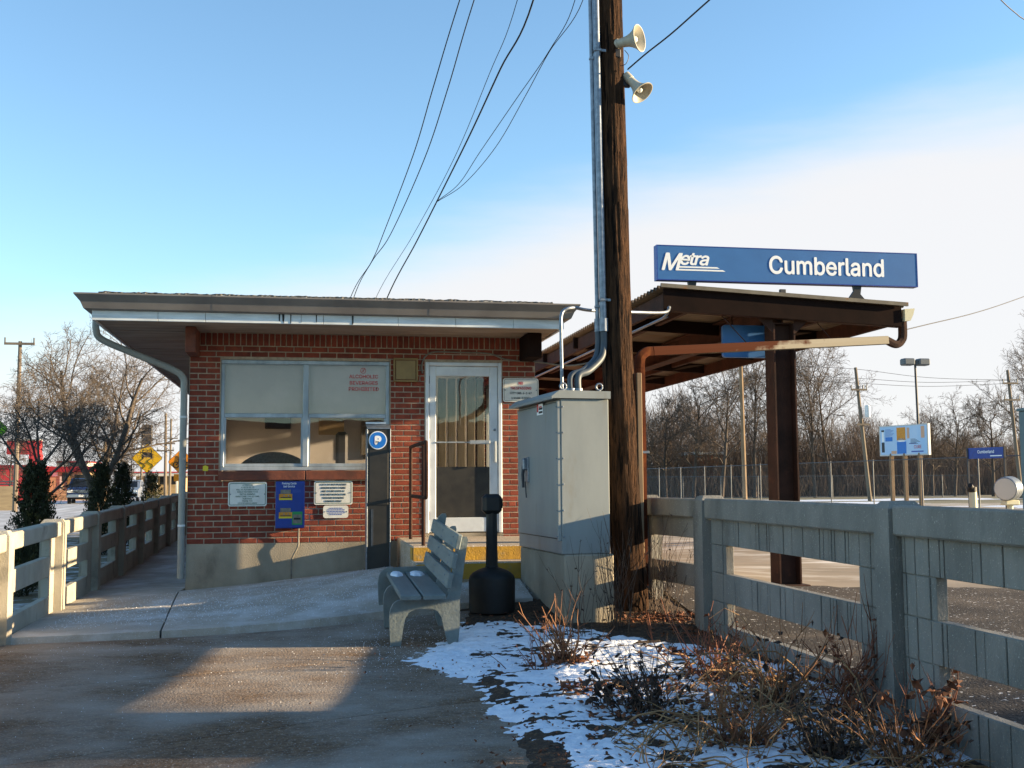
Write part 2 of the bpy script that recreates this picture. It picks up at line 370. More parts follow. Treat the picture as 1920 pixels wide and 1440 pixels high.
mat('car_blue', (70, 96, 130), rough=.3, metal=.2)
mat('sign_yellow', (224, 176, 26), (212, 164, 22), scale=4, rough=.45)
mat('sign_orange', (232, 140, 24), rough=.45)
mat('sign_green', (150, 220, 20), rough=.45)
mat('wood_grey', (140, 118, 92), (112, 94, 74), scale=6, stretch=(1, 1, .2), rough=.9)
mat('far_pole', (122, 110, 94), (100, 90, 80), scale=2, stretch=(1, 1, .2), rough=.9)
mat('far_steel', (92, 98, 104), rough=.6, metal=.2)
mat('fence_steel', (92, 96, 100), (74, 78, 84), scale=3, rough=.6, metal=.3)
mat('billboard_blue', (158, 196, 232), (184, 208, 234), scale=.9, rough=.5)
mat('billboard_frame', (190, 192, 190), rough=.6)
mat('skin_tone', (206, 166, 140), rough=.7)
mat('dark_grey', (52, 54, 60), rough=.6)
mat('relay_paint', (92, 112, 116), (80, 100, 104), scale=3, rough=.55)
mat('cream_post', (206, 200, 170), rough=.6)
mat('brick_far', (150, 98, 74), (126, 82, 64), scale=1.5, rough=.9)
# ------------------------------------------------------------------ ground levels
_GP = np.array([(-2, -2, 0), (2, -2, 0), (0, 2, 0), (-2.5, 3, 0), (3, 3, .0), (-1.6, 6.5, .03), (0, 5.9, .0), (1.2, 5.9, .0), (2.4, 6.0, .02), (.72, 9.35, .17), (.72, 10.9, .25), (1.72, 10.4, .29),
    (1.9, 10.9, .38), (1.5, 11.3, .50), (2.4, 11.3, .5), (1.05, 11.7, .44), (.9, 13.5, .44), (-.2, 13.7, .34), (-1.35, 13.75, .23), (-1.2, 10.5, .2), (-2.45, 10.2, .18), (-2.6, 13.1, .15), (-2.8, 16.6, .15),
    (-2.9, 22, .19), (-3, 29, .22), (3.45, 6.2, .04), (3.5, 9.5, .19), (2.3, 9.9, .2), (2.95, 10.4, .22), (2.0, 8.0, .12), (5.3, 11.8, .34), (7.5, 11.8, .34), (5, 8, .2), (7, 8, .22), (5, 5, .1), (5, 15, .36), (8, 20, .36),
    (-5, 12, .1), (-5, 20, .15), (-8, 15, .12), (-8, 25, .15)])
_S = 2.3
_K = np.exp(-((_GP[:, None, :2] - _GP[None, :, :2]) ** 2).sum(2) / (2 * _S * _S))
_KW = np.linalg.solve(_K + 0.02 * np.eye(len(_GP)), _GP[:, 2] - 0.2)
def GN(xy):
    xy = np.asarray(xy, float).reshape(-1, 2); out = np.empty(len(xy))
    for i in range(0, len(xy), 20000):
        q = xy[i:i + 20000]; out[i:i + 20000] = 0.2 + np.exp(-((q[:, None, :] - _GP[None, :, :2]) ** 2).sum(2) / (2 * _S * _S)) @ _KW
    return out
def G(x, y): return float(GN([(x, y)])[0])
def gpt(x, y):
    """where the sight line through a photograph point meets the ground"""
    z = 0.2
    for _ in range(12): p = pg(x, y, z); z = 0.5 * z + 0.5 * G(p.x, p.y)
    p = pg(x, y, z); return Vector((p.x, p.y, G(p.x, p.y)))
def sheet(name, m, xs, ys, dz, kind='structure', keep=None, zfn=None, parent=None, smooth=True):
    X, Y = np.meshgrid(xs, ys); xy = np.stack([X.ravel(), Y.ravel()], 1); z = GN(xy) + (zfn(xy) if zfn else 0) + dz
    k = keep(xy) if keep else np.ones(len(xy), bool)
    nx, ny = len(xs), len(ys); mb = MB(); mb.v = [tuple(p) for p in np.column_stack([xy, z])]
    a = np.arange(nx * ny).reshape(ny, nx); q = np.stack([a[:-1, :-1], a[:-1, 1:], a[1:, 1:], a[1:, :-1]], 2).reshape(-1, 4)
    if keep is not None:
        q = q[k[q].any(1)]; used = np.unique(q); mp = -np.ones(nx * ny, int); mp[used] = np.arange(len(used)); mb.v = [mb.v[i] for i in used]; q = mp[q]
    mb.f = [tuple(int(i) for i in r) for r in q]
    return mb.build(name, m, parent, smooth=smooth, kind=kind)
def nz(xy, sc, seed=0.0, octv=4):
    return np.array([noise.fractal(Vector((x * sc + seed, y * sc - seed, seed * 1.7)), 1.0, 2.0, octv) for x, y in xy])

_far = lambda a, b, n: list(np.linspace(a, b, n))
_gx = [-900, -500, -300, -180, -120, -80, -55, -40, -30, -24, -20, -17, -15] + _far(-13, 13, 66) + [15, 17, 20, 24, 30, 40, 55, 80, 120, 180, 300, 500, 900]
_gy = [-300, -120, -60, -30, -20] + _far(-14, 34, 121) + [38, 44, 52, 62, 75, 95, 120, 160, 220, 320, 500, 900, 1500]
sheet('ground', 'field', _gx, _gy, -0.07)
sheet('verge', 'verge', _far(-7.6, -2.72, 26), _far(-14, 60, 150), -0.02)
sheet('road', 'road', _far(-34, -8.0, 30), [-60, -30, -14] + _far(-8, 40, 60) + [50, 65, 80, 100, 130, 170, 230, 320], -0.05)
_k = MB()
for _i in range(60):
    _y0 = -14 + _i * 1.6
    _k.cspan((-8.0, _y0, G(-8, _y0) - .1), (-7.6, _y0 + 1.595, G(-8, _y0) + .07), .02)
_k.build('kerb', 'concrete', kind='structure')

# paving: each slab a piece of its own, laid to the ground levels
PAVE = bpy.data.objects.new('pavement', bpy.data.meshes.new('pavement')); COL.objects.link(PAVE); PAVE['kind'] = 'structure'
def slab(quad, m, dz, n=(14, 14), name='paving_slab', parent=PAVE, gap=.018, th=.14, seed=0):
    a, b, c, d = [Vector((*q[:2], 0)) for q in quad]; ctr = (a + b + c + d) / 4
    a, b, c, d = [p + (ctr - p).normalized() * gap for p in (a, b, c, d)]
    nu, nv = n; top = []
    for j in range(nv + 1):
        for i in range(nu + 1):
            u, v = i / nu, j / nv; p = a * (1 - u) * (1 - v) + b * u * (1 - v) + c * u * v + d * (1 - u) * v; top.append((p.x, p.y))
    z = GN(top) + dz; mb = MB(); e = .006
    edge = lambda i, j: i in (0, nu) or j in (0, nv)
    mb.v = [(x, y, zz - (e if edge(k % (nu + 1), k // (nu + 1)) else 0)) for k, ((x, y), zz) in enumerate(zip(top, z))]
    mb.f = [(j * (nu + 1) + i, j * (nu + 1) + i + 1, (j + 1) * (nu + 1) + i + 1, (j + 1) * (nu + 1) + i) for j in range(nv) for i in range(nu)]
    ring = [i for i in range(nu + 1)] + [j * (nu + 1) + nu for j in range(1, nv + 1)] + [nv * (nu + 1) + i for i in range(nu - 1, -1, -1)] + [j * (nu + 1) for j in range(nv - 1, 0, -1)]
    k0 = len(mb.v); mb.v += [(mb.v[i][0], mb.v[i][1], mb.v[i][2] - th) for i in ring]; r = len(ring)
    mb.f += [(ring[(i + 1) % r], ring[i], k0 + i, k0 + (i + 1) % r) for i in range(r)]
    return mb.build(name, m, parent, smooth='auto')
def q2(*pp): return [tuple(gpt(*p)[:2]) for p in pp]
# foreground walk
_jA = [(-2.62, 10.12), (.62, 11.0)]                      # front edge of the pale sidewalk
_j1l, _j1r = gpt(0, 1297), gpt(560, 1247)
_s1 = (_j1r.y - _j1l.y) / (_j1r.x - _j1l.x)
_row = lambda x: _j1l.y + (x - _j1l.x) * _s1
_XL, _XM, _XR = -2.62, -.1, 1.75
def _jline(x): return 10.12 + (x + 2.62) * .27
slab([(_XL, _row(_XL)), (1.9, _row(1.9)), (1.9, 10.62), (_XL, 10.08)], 'pavement', 0, (40, 34))
slab([(_XL, _row(_XL) - 1.75), (1.9, _row(1.9) - 1.75), (1.9, _row(1.9)), (_XL, _row(_XL))], 'pavement', 0, (40, 20))
for _i in range(1, 6):
    slab([(_XL, _row(_XL) - 1.75 * (_i + 1)), (1.9, _row(1.9) - 1.75 * (_i + 1)), (1.9, _row(1.9) - 1.75 * _i), (_XL, _row(_XL) - 1.75 * _i)], 'pavement', 0, (20, 10))
# pale sidewalk along the building and down its left side
_a = (-2.45, 10.15); _b = (-1.22, 10.33); _c = (-1.42, 13.7); _d = (-2.62, 13.3)
slab([_a, _b, _c, _d], 'sidewalk', .048, (16, 30))
slab([_b, (.95, 10.62), (1.05, 13.78), _c], 'sidewalk', .048, (26, 30))
slab([(.95, 10.62), (2.2, 10.72), (2.2, 11.4), (.98, 11.4)], 'sidewalk', .046, (16, 10))
_yy = [13.3, 15.0, 16.7, 18.4, 20.1, 21.8, 23.5, 25.2, 27, 29, 31]
for _i in range(len(_yy) - 1):
    _x0 = -2.62 - .012 * (_yy[_i] - 13.3) * 1.3; _x1 = -2.62 - .012 * (_yy[_i + 1] - 13.3) * 1.3
    slab([(_x0, _yy[_i]), (-1.36 if _yy[_i] > 13.4 else -1.42, _yy[_i] + (.4 if _i == 0 else 0)), (-1.36, _yy[_i + 1]), (_x1, _yy[_i + 1])], 'sidewalk', .033, (8, 8))
# platform beyond the right hand fence
sheet('platform', 'platform_concrete', _far(3.62, 13, 40), _far(9.0, 46, 90), 0.0)
def _asph(xy):
    e = 11.55 + .35 * np.sin((xy[:, 0] - 3.6) * .9) - .05 * (xy[:, 0] - 3.6) + .12 * nz(xy, 1.2, 3.3)
    return np.clip((e - xy[:, 1]) * .25, -.06, .03)
sheet('platform_asphalt', 'asphalt', _far(3.63, 13, 60), _far(-10, 12.6, 150), -.006, zfn=lambda xy: _asph(xy) + .004 * nz(xy, 6, 1.1))
sheet('track_bed', 'platform_concrete', _far(13, 60, 30), _far(-10, 60, 40), -.05)
# earth of the planting bed and the snow lying on it
def poly_sd(xy, poly):
    P = np.array(poly); n = len(P); d = np.full(len(xy), 1e9); ins = np.zeros(len(xy), bool)
    for i in range(n):
        a, b = P[i], P[(i + 1) % n]; e = b - a; t = np.clip(((xy - a) @ e) / (e @ e), 0, 1); d = np.minimum(d, np.hypot(*(xy - a - t[:, None] * e).T))
        c = ((a[1] > xy[:, 1]) != (b[1] > xy[:, 1])); den = (b[1] - a[1]) if b[1] != a[1] else 1e-9
        ins ^= c & (xy[:, 0] < (b[0] - a[0]) * (xy[:, 1] - a[1]) / den + a[0])
    return np.where(ins, d, -d)
BED = [tuple(gpt(*p)[:2]) for p in [(868, 1172), (850, 1215), (905, 1290), (960, 1345), (1000, 1440)]] + [(1.2, 4.2), (1.25, 2.0), (3.5, 2.0), (3.62, 10.9), (2.8, 10.95), (1.6, 10.62)]
def _bedz(xy):
    d = poly_sd(xy, BED); n = nz(xy, 3.0, 5.1); return np.clip(d * .22 + .012 * n, -.05, .02) + .010 * nz(xy, 11, 2.2)
sheet('planting_bed', 'soil', _far(.9, 3.66, 111), _far(2.0, 11.0, 300), .004, zfn=_bedz)
SNOWP = [tuple(gpt(*p)[:2]) for p in [(880, 1168), (862, 1195), (775, 1238), (860, 1262), (925, 1285), (950, 1320), (985, 1370), (1050, 1440), (1085, 1520), (1500, 1560), (1890, 1432), (1640, 1330), (1500, 1262), (1380, 1222), (1240, 1205), (1120, 1183), (1020, 1170)]]
_XS, _YS = _far(.7, 3.5, 190), _far(4.3, 10.6, 420)
_cache = {}
def _snowz(xy):
    d = poly_sd(xy, SNOWP); n1 = nz(xy * np.array([1, 1.0]), 2.1, 8.3); n2 = nz(xy * np.array([.75, 1.9]), 8.5, 4.4); n3 = nz(xy, 26, 6.1, 3)
    h = np.clip(d * .15, -.09, .019) + .013 * n1 + .014 * n2 + .008 * n3
    return np.clip(h, -.05, .05) + .010
_sx = np.array([(x, y) for y in _YS for x in _XS]); _h = _snowz(_sx)
sheet('snow', 'snow', _XS, _YS, 0.0, kind='stuff', zfn=lambda xy: _h, keep=lambda xy: _h > .0)
# ------------------------------------------------------------------ station building
YW = 13.8; XL, XR = -1.357, 2.86; Z0 = .795; ZS = 3.322; CH = .0677; BM = .2045
WX0, WX1, WZ0, WZ1 = -.99, 1.03, 1.662, 3.0
DX0, DX1, DZ0, DZ1 = 1.47, 2.43, .885, 3.0
SB = thing('station_building', (XL, YW, .25), 'low red brick station building with flat overhanging roof and glass door', 'building')
m_ = MB()
m_.span((XL, YW, -.2), (DX0 - .02, YW + .3, Z0)); m_.span((DX0 - .02, YW + .001, -.2), (DX1 + .02, YW + .3, DZ0)); m_.span((DX1 + .02, YW, -.2), (XR, YW + .3, Z0))
m_.span((XL, YW + .3, -.2), (XL + .25, YW + 15, Z0)); m_.span((XR - .25, YW + .3, -.2), (XR, YW + 15, Z0))
m_.build('foundation', 'concrete', SB)
# mortar core of the front wall round the openings
m_ = MB(); y0, y1 = YW + .006, YW + .22
for a, b in [((XL, Z0), (WX0, ZS)), ((WX0, Z0), (WX1, WZ0 - .12)), ((WX0, WZ1), (WX1, ZS)), ((WX1, Z0), (DX0, ZS)), ((DX0, DZ1), (DX1, ZS)), ((DX1, Z0), (XR, ZS))]:
    m_.span((a[0], y0, a[1]), (b[0], y1, b[1]))
WALL = m_.build('brick_wall', 'mortar', SB)
# bricks, each its own piece; the largest 300 as objects, the others joined
_bm = {}
def brick_mesh(w, h):
    k = (round(w, 3), round(h, 3))
    if k not in _bm:
        q = MB(); q.cbox((0, .028, 0), (w - .0125, .058, h - .0125), .003); me = bpy.data.meshes.new('brick'); me.from_pydata(q.v, [], q.f); me.materials.append(MATS['brick']); _bm[k] = me
    return _bm[k]
BR = []
def open_at(z): 
    o = []
    if WZ0 - .13 < z < WZ1: o.append((WX0 - .006, WX1 + .006))
    if z < DZ1: o.append((DX0 - .006, DX1 + .006))
    return o
def course(z, h, mod, off):
    x = XL - off * mod
    segs = [(XL, XR)]
    for a, b in open_at(z):
        segs = [s for p, q in segs for s in ((p, min(q, a)), (max(p, b), q)) if s[1] - s[0] > .02] if True else segs
    while x < XR:
        for p, q in segs:
            a, b = max(x, p), min(x + mod, q)
            if b - a > .025: BR.append(((a + b) / 2, z, b - a, h))
        x += mod
row = 0; z = Z0
while z + CH < ZS - .13:
    course(z + CH / 2, CH, BM / 2 if row == 6 else BM, (.25 if row == 6 else (.5 if row % 2 else 0.02))); z += CH; row += 1
course((z + ZS) / 2, ZS - z, CH, .3)
random.seed(5)
BR.sort(key=lambda b: -(b[2] * b[3] * (1 - .02 * (b[0] - XL))))
for k, (x, z, w, h) in enumerate(BR[:300]):
    o = bpy.data.objects.new('brick', brick_mesh(w, h)); COL.objects.link(o); o.parent = WALL; o.location = (x, YW + random.uniform(-.0015, .0015), z)
rest = MB(); rest.rnd = []
for x, z, w, h in BR[300:]:
    n0 = len(rest.f); rest.cbox((x, YW + .028 + random.uniform(-.0015, .0015), z), (w - .0125, .058, h - .0125), .003); rest.rnd += [random.random()] * (len(rest.f) - n0)
rest.build('brick', 'brick', WALL, kind='stuff')
# other walls (face brick as a procedural bond)
bm_ = bpy.data.materials.new('brick_bond'); bm_.use_nodes = True; MATS['brick_bond'] = bm_
_n = bm_.node_tree.nodes; _l = bm_.node_tree.links
_g = _n.new('ShaderNodeNewGeometry'); _sx_ = _n.new('ShaderNodeSeparateXYZ'); _cx = _n.new('ShaderNodeCombineXYZ'); _bt = _n.new('ShaderNodeTexBrick')
_l.new(_g.outputs['Position'], _sx_.inputs[0]); _l.new(_sx_.outputs['Y'], _cx.inputs['X']); _l.new(_sx_.outputs['Z'], _cx.inputs['Y']); _l.new(_cx.outputs[0], _bt.inputs['Vector'])
_bt.inputs['Scale'].default_value = 1; _bt.inputs['Brick Width'].default_value = BM; _bt.inputs['Row Height'].default_value = CH; _bt.inputs['Mortar Size'].default_value = .005
_bt.inputs['Color1'].default_value = (*lin((148, 62, 48)), 1); _bt.inputs['Color2'].default_value = (*lin((118, 44, 38)), 1); _bt.inputs['Mortar'].default_value = (*lin((180, 166, 146)), 1)
_l.new(_bt.outputs[0], _n['Principled BSDF'].inputs['Base Color']); _n['Principled BSDF'].inputs['Roughness'].default_value = .85
m_ = MB(); m_.span((XL, YW + .22, Z0), (XL + .22, YW + 15, ZS)); 
for y0_, y1_, z0_, z1_ in ((YW + .22, YW + .5, Z0, ZS), (YW + 3.3, YW + 15, Z0, ZS), (YW + .5, YW + 3.3, Z0, 1.6), (YW + .5, YW + 3.3, 3.0, ZS)): m_.span((XR - .22, y0_, z0_), (XR, y1_, z1_))
m_.span((XL + .22, YW + 14.8, -.2), (XR - .22, YW + 15, ZS))
m_.build('wall', 'brick_bond', SB)
# unseen side window, added to let daylight into the room
q_ = MB()
for a_, b_ in (((YW + .5, 1.6), (YW + 3.3, 1.66)), ((YW + .5, 2.94), (YW + 3.3, 3.0)), ((YW + .5, 1.66), (YW + .56, 2.94)), ((YW + 3.24, 1.66), (YW + 3.3, 2.94)), ((YW + 1.87, 1.66), (YW + 1.93, 2.94))): q_.span((XR - .1, a_[0], a_[1]), (XR - .03, b_[0], b_[1]))
SWIN = q_.build('window_frame', 'aluminium', SB)
for a_, b_ in ((YW + .56, YW + 1.87), (YW + 1.93, YW + 3.24)): q_ = MB(); q_.span((XR - .07, a_, 1.66), (XR - .065, b_, 2.94)); q_.build('pane', 'window_glass', SWIN)
# interior
m_ = MB(); m_.span((XL + .22, YW + .22, Z0 + .05), (XR - .22, YW + 14.8, .88)); m_.build('interior_floor', 'interior_floor', SB)
m_ = MB(); m_.span((XL + .24, YW + 2.5, .88), (1.1, YW + 2.6, 3.2)); m_.span((1.1, YW + 3.4, .88), (XR - .24, YW + 3.5, 3.2)); m_.span((XL + .221, YW + .23, .88), (XL + .24, YW + 3.4, 3.2)); m_.span((XL + .24, YW + .23, 3.2), (XR - .24, YW + 3.5, 3.22))
m_.build('interior_wall', 'interior_wall', SB)
for k in range(9):
    m_ = MB(); x = 1.28 + k * .135; m_.cspan((x, YW + 1.62, 1.5), (x + .11, YW + 1.66, 2.95), .008); m_.build('interior_panel', 'interior_tan', SB)
m_ = MB(); m_.cspan((1.2, YW + 1.2, .88), (2.55, YW + 1.6, 1.52), .02); m_.build('interior_counter', 'dark_grey', SB)
m_ = MB(); m_.prism([(-.38 + .5 * math.cos(a), YW + .8, 1.55 + .36 * math.sin(a)) for a in [math.pi * k / 20 for k in range(21)]] + [(-.88, YW + .8, .88), (.12, YW + .8, .88)], (0, .5, 0)); m_.build('car_reflection', 'grey_panel', SB, smooth='auto')  # solid dome behind the glass, standing in for a parked car's reflection
m_ = MB(); m_.cspan((.42, YW + 1.5, .88), (.58, YW + 1.7, 2.2), .05); m_.build('interior_post', 'dark_grey', SB)
for k, (x, z0_, z1_) in enumerate(((-.55, 2.28, 2.5), (.2, 2.2, 2.5), (.8, 1.9, 2.5))): m_ = MB(); m_.cspan((x, YW + 2.44, z0_), (x + .36, YW + 2.495, z1_), .01); m_.build('interior_notice', ('dark_grey', 'beige_wall', 'grey_panel')[k], SB)
for x0, x1 in ((WX0 + .03, .0), (.02, WX1 - .03)):
    m_ = MB(); m_.span((x0, YW + .135, 2.33), (x1, YW + .14, WZ1 - .02)); m_.build('roller_shade', 'shade_fabric', SB)
# window: frame, meeting rails, panes, sill
XM = .014
m_ = MB(); fy0, fy1 = YW + .03, YW + .10
m_.cspan((WX0, fy0, WZ1 - .05), (WX1, fy1, WZ1), .006); m_.cspan((WX0, fy0, WZ0), (WX1, fy1, WZ0 + .045), .006)
m_.cspan((WX0, fy0 + .001, WZ0 + .045), (WX0 + .045, fy1 - .001, WZ1 - .05), .006); m_.cspan((WX1 - .045, fy0 + .001, WZ0 + .045), (WX1, fy1 - .001, WZ1 - .05), .006)
m_.cspan((XM - .035, fy0 - .004, WZ0 + .045), (XM + .035, fy1, WZ1 - .05), .006)
WIN = m_.build('window_frame', 'aluminium', SB)
for x0, x1 in ((WX0 + .045, XM - .035), (XM + .035, WX1 - .045)):
    r_ = MB(); r_.cspan((x0, fy0 + .006, 2.30), (x1, fy1 - .004, 2.352), .005); r_.cspan((x0, fy0 + .012, WZ0 + .045), (x1, fy1 - .01, WZ0 + .085), .004)
    for xa in (x0, x1 - .02): r_.span((xa, fy0 + .01, WZ0 + .085), (xa + .02, fy1 - .01, 2.30))
    r_.build('sash', 'aluminium', WIN)
    for z0, z1, yy in ((2.352, WZ1 - .05, fy0 + .02), (WZ0 + .085, 2.30, fy0 + .035)):
        p_ = MB(); p_.span((x0, yy, z0), (x1, yy + .005, z1)); p_.build('pane', 'window_glass', WIN)
for k, s in enumerate(('ALCOHOLIC', 'BEVERAGES', 'PROHIBITED')):
    p = pt(682, (706, 718, 729.5)[k], YW + .044); text(s, .084, 'red_letters', WIN, facing(p), bold=.012, xs=1.02)
p = pt(681, 695, YW + .044); q_ = MB()
q_.tube([p + Vector((.032 * math.cos(a), 0, .032 * math.sin(a))) for a in [2 * math.pi * k / 20 for k in range(21)]], .0035, 5); q_.tube([p + Vector((-.02, 0, -.022)), p + Vector((.02, 0, .022))], .003, 5)
q_.tube([p + Vector((-.008, 0, .018)), p + Vector((.01, 0, .018)), p + Vector((.004, 0, 0)), p + Vector((.004, 0, -.018))], .003, 5); q_.build('decal', 'red_letters', WIN)
m_ = MB(); m_.cspan((WX0 - .015, YW - .05, WZ0 - .118), (XM, YW + .06, WZ0 - .004), .008); m_.cspan((XM + .004, YW - .05, WZ0 - .118), (WX1 + .0, YW + .06, WZ0 - .004), .008); m_.build('window_sill', 'brown_paint', SB)
# door
m_ = MB(); t = .045
m_.cspan((DX0, YW - .012, DZ0), (DX0 + t, YW + .1, DZ1), .006); m_.cspan((DX1 - t, YW - .012, DZ0), (DX1, YW + .1, DZ1), .006); m_.cspan((DX0 + t, YW - .011, DZ1 - t), (DX1 - t, YW + .1, DZ1), .006)
m_.build('door_frame', 'door_paint', SB)
dx0, dx1 = DX0 + t + .004, DX1 - t - .004; gx0, gx1, gz0, gz1 = dx0 + .085, dx1 - .105, DZ0 + .19, 2.83
m_ = MB()
m_.cspan((dx0, YW + .015, DZ0 + .012), (gx0, YW + .06, DZ1 - t - .004), .006); m_.cspan((gx1, YW + .015, DZ0 + .012), (dx1, YW + .06, DZ1 - t - .004), .006)
m_.cspan((gx0, YW + .016, gz1), (gx1, YW + .059, DZ1 - t - .004), .006); m_.cspan((gx0, YW + .016, DZ0 + .012), (gx1, YW + .059, gz0), .006)
DOOR = m_.build('door', 'door_paint', SB)
p_ = MB(); p_.span((gx0, YW + .035, 1.70), (gx1, YW + .04, gz1)); p_.build('pane', 'door_glass', DOOR)
p_ = MB(); p_.span((gx0, YW + .033, gz0), (gx1, YW + .041, 1.70)); p_.build('kick_panel', 'black_panel', DOOR)
p_ = MB(); p_.cspan((gx0, YW + .005, 1.995), (gx1, YW + .03, 2.012), .003); p_.cspan((gx1 - .25, YW - .005, 1.98), (gx1 + .005, YW + .03, 2.03), .005); p_.build('push_bar', 'aluminium', DOOR)
p_ = MB(); p_.cspan((gx1 + .045, YW - .045, 1.75), (gx1 + .075, YW - .02, 2.02), .006); p_.span((gx1 + .05, YW - .02, 1.77), (gx1 + .07, YW + .015, 1.79)); p_.span((gx1 + .05, YW - .02, 1.98), (gx1 + .07, YW + .015, 2.0)); p_.build('handle', 'aluminium', DOOR)
p_ = MB(); p_.lathe([(.016, 0), (.016, .012), (.01, .014)], 14, Matrix.Translation((gx1 + .065, YW + .015, 2.16)) @ Matrix.Rotation(R(90), 4, 'X')); p_.build('lock', 'galvanised', DOOR)
for zz in (2.78, 2.1, 1.1):
    p_ = MB(); p_.tube([(dx0 - .004, YW + .008, zz - .05), (dx0 - .004, YW + .008, zz + .05)], .009, 8); p_.build('hinge', 'dark_grey', DOOR)
# roof: soffit, fascia panels, gutter swept round three sides, rough gravel stop
RX0, RX1, RY0, RY1 = -2.31, 3.01, 12.82, YW + 15.6
m_ = MB(); m_.span((RX0 + .03, RY0 + .03, ZS), (RX1 - .03, YW - .005, ZS + .02)); m_.span((RX0 + .03, YW - .005, ZS), (RX1 - .03, RY1, ZS + .02)); m_.build('soffit', 'soffit_paint', SB)
for k in range(1, 18):
    m_ = MB(); yy = RY0 + .03 + k * .9; m_.span((RX0 + .04, yy, ZS - .004), (XL - .01, yy + .02, ZS + .002)); m_.build('soffit_batten', 'soffit_paint', SB)
ZF = ZS - .015
cuts = [RX0, -1.61, -1.1, .2, 1.05, 1.72, 2.4, RX1]
for a, b in zip(cuts[:-1], cuts[1:]):
    m_ = MB(); m_.cspan((a + .002, RY0, ZF), (b - .002, RY0 + .028, ZF + .15), .003); m_.build('fascia_panel', 'white_paint', SB)
for xs in (RX0, RX1 - .028):
    for k in range(9):
        m_ = MB(); m_.cspan((xs, RY0 + .03 + k * 1.82, ZF), (xs + .028, RY0 + .03 + (k + 1) * 1.82 - .004, ZF + .15), .003); m_.build('fascia_panel', 'white_paint', SB)
prof = [(.0, ZF + .112), (.012, ZF + .105), (.075, ZF + .118), (.105, ZF + .19), (.165, ZF + .262), (.165, ZF + .278), (.150, ZF + .278), (.148, ZF + .262), (.09, ZF + .19), (.06, ZF + .13), (0.0, ZF + .128)]
m_ = MB(); rings = []
for d, zz in prof:
    rings.append([(RX0 - d, RY1, zz), (RX0 - d, RY0 - d, zz), (RX1 + d, RY0 - d, zz), (RX1 + d, RY1, zz)])
for r0, r1 in zip(rings[:-1], rings[1:]):
    for k in range(3): m_.quad(r0[k], r0[k + 1], r1[k + 1], r1[k])
m_.build('gutter', 'gutter_paint', SB)
for x in (-1.02, 1.4):
    m_ = MB(); m_.prism([(x, RY0 - d * 1.0 - .002, zz + .001) for d, zz in prof[1:6]], (.05, 0, 0)); m_.build('gutter_joint', 'gutter_paint', SB)
m_ = MB(); m_.span((RX0 - .02, RY0 - .03, ZF + .15), (RX1 + .02, RY1, ZF + .25)); m_.build('roof', 'roofing', SB)
random.seed(8); m_ = MB(); n = 220; xs = [RX0 + .06 + (RX1 - .1 - RX0) * k / n for k in range(n + 1)]
P = []
for k, x in enumerate(xs):
    h = .066 + .003 * math.sin(k * .35) + random.uniform(-.004, .004) - (.03 if k > n - 4 else 0)
    P.append((x, RY0 + .02 + random.uniform(-.006, .006), ZF + .25, h))
for a, b in zip(P[:-1], P[1:]):
    m_.quad((a[0], a[1] - .03, a[2] - .02), (b[0], b[1] - .03, b[2] - .02), (b[0], b[1], b[2] + b[3]), (a[0], a[1], a[2] + a[3])); m_.quad((a[0], a[1], a[2] + a[3]), (b[0], b[1], b[2] + b[3]), (b[0], b[1] + .2, b[2] + b[3]), (a[0], a[1] + .2, a[2] + a[3]))
m_.build('gravel_stop', 'roof_gravel', SB)
m_ = MB()
for a, b in zip(P[:-1], P[1:]): m_.quad((a[0], a[1] - .006, a[2] + a[3] - .004), (b[0], b[1] - .006, b[2] + b[3] - .004), (b[0], b[1] - .004, b[2] + b[3] + .007), (a[0], a[1] - .004, a[2] + a[3] + .007)); m_.quad((a[0], a[1] - .004, a[2] + a[3] + .007), (b[0], b[1] - .004, b[2] + b[3] + .007), (b[0], b[1] + .3, b[2] + b[3] + .007), (a[0], a[1] + .3, a[2] + a[3] + .007))
m_.build('roof_membrane', 'roofing', SB)
for k in range(26):      # exposed roof edge blocks behind the gutter
    x = -.45 + k * .055 + random.uniform(-.01, .01); m_ = MB(); m_.cspan((x, RY0 - .036, ZF + .252), (x + random.uniform(.02, .045), RY0 - .01, ZF + .282 + random.uniform(0, .02)), .004); m_.build('roof_edge_block', random.choice(('tar', 'galvanised', 'tar', 'roof_gravel')), SB)
for x, w in ((-.30, .02), (-.262, .028), (-.245, .008), (-.17, .012), (-.05, .004), (.115, .014), (.52, .016), (.535, .006)):
    m_ = MB(); h = random.uniform(.09, .12); m_.prism([(x, RY0 - .004, ZF + .12), (x + w, RY0 - .004, ZF + .12), (x + w * .8, RY0 - .004, ZF + .12 - h), (x + w * .2, RY0 - .004, ZF + .12 - h * .97)], (0, .0035, 0)); m_.build('tar_drip', 'tar', SB)
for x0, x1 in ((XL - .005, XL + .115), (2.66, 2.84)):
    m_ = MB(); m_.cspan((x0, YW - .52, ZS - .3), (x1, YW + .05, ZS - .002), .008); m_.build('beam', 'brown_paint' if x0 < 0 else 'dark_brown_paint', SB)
# left downspout
m_ = MB(); a = pX(200, 628, RX0 - .06)
path = bez([(RX0 - .06, 13.45, ZF + .13), (RX0 - .06, 13.45, ZF - .02), (RX0 - .0, 13.5, ZF - .13), (RX0 + .35, 13.6, ZF - .28), (XL - .2, 13.72, ZF - .44), (XL - .07, 13.76, ZF - .54), (XL - .055, 13.77, ZF - .72), (XL - .055, 13.77, 2.0), (XL - .055, 13.77, .4)], 8)
m_.tube(path, .04, 10); DS = m_.build('downspout', 'downspout_paint', SB, smooth='auto')
for zz in (1.02, 2.3):
    m_ = MB(); m_.tube([(XL - .055, 13.77, zz - .012), (XL - .055, 13.77, zz + .012)], .046, 10); m_.build('strap', 'white_paint', DS)
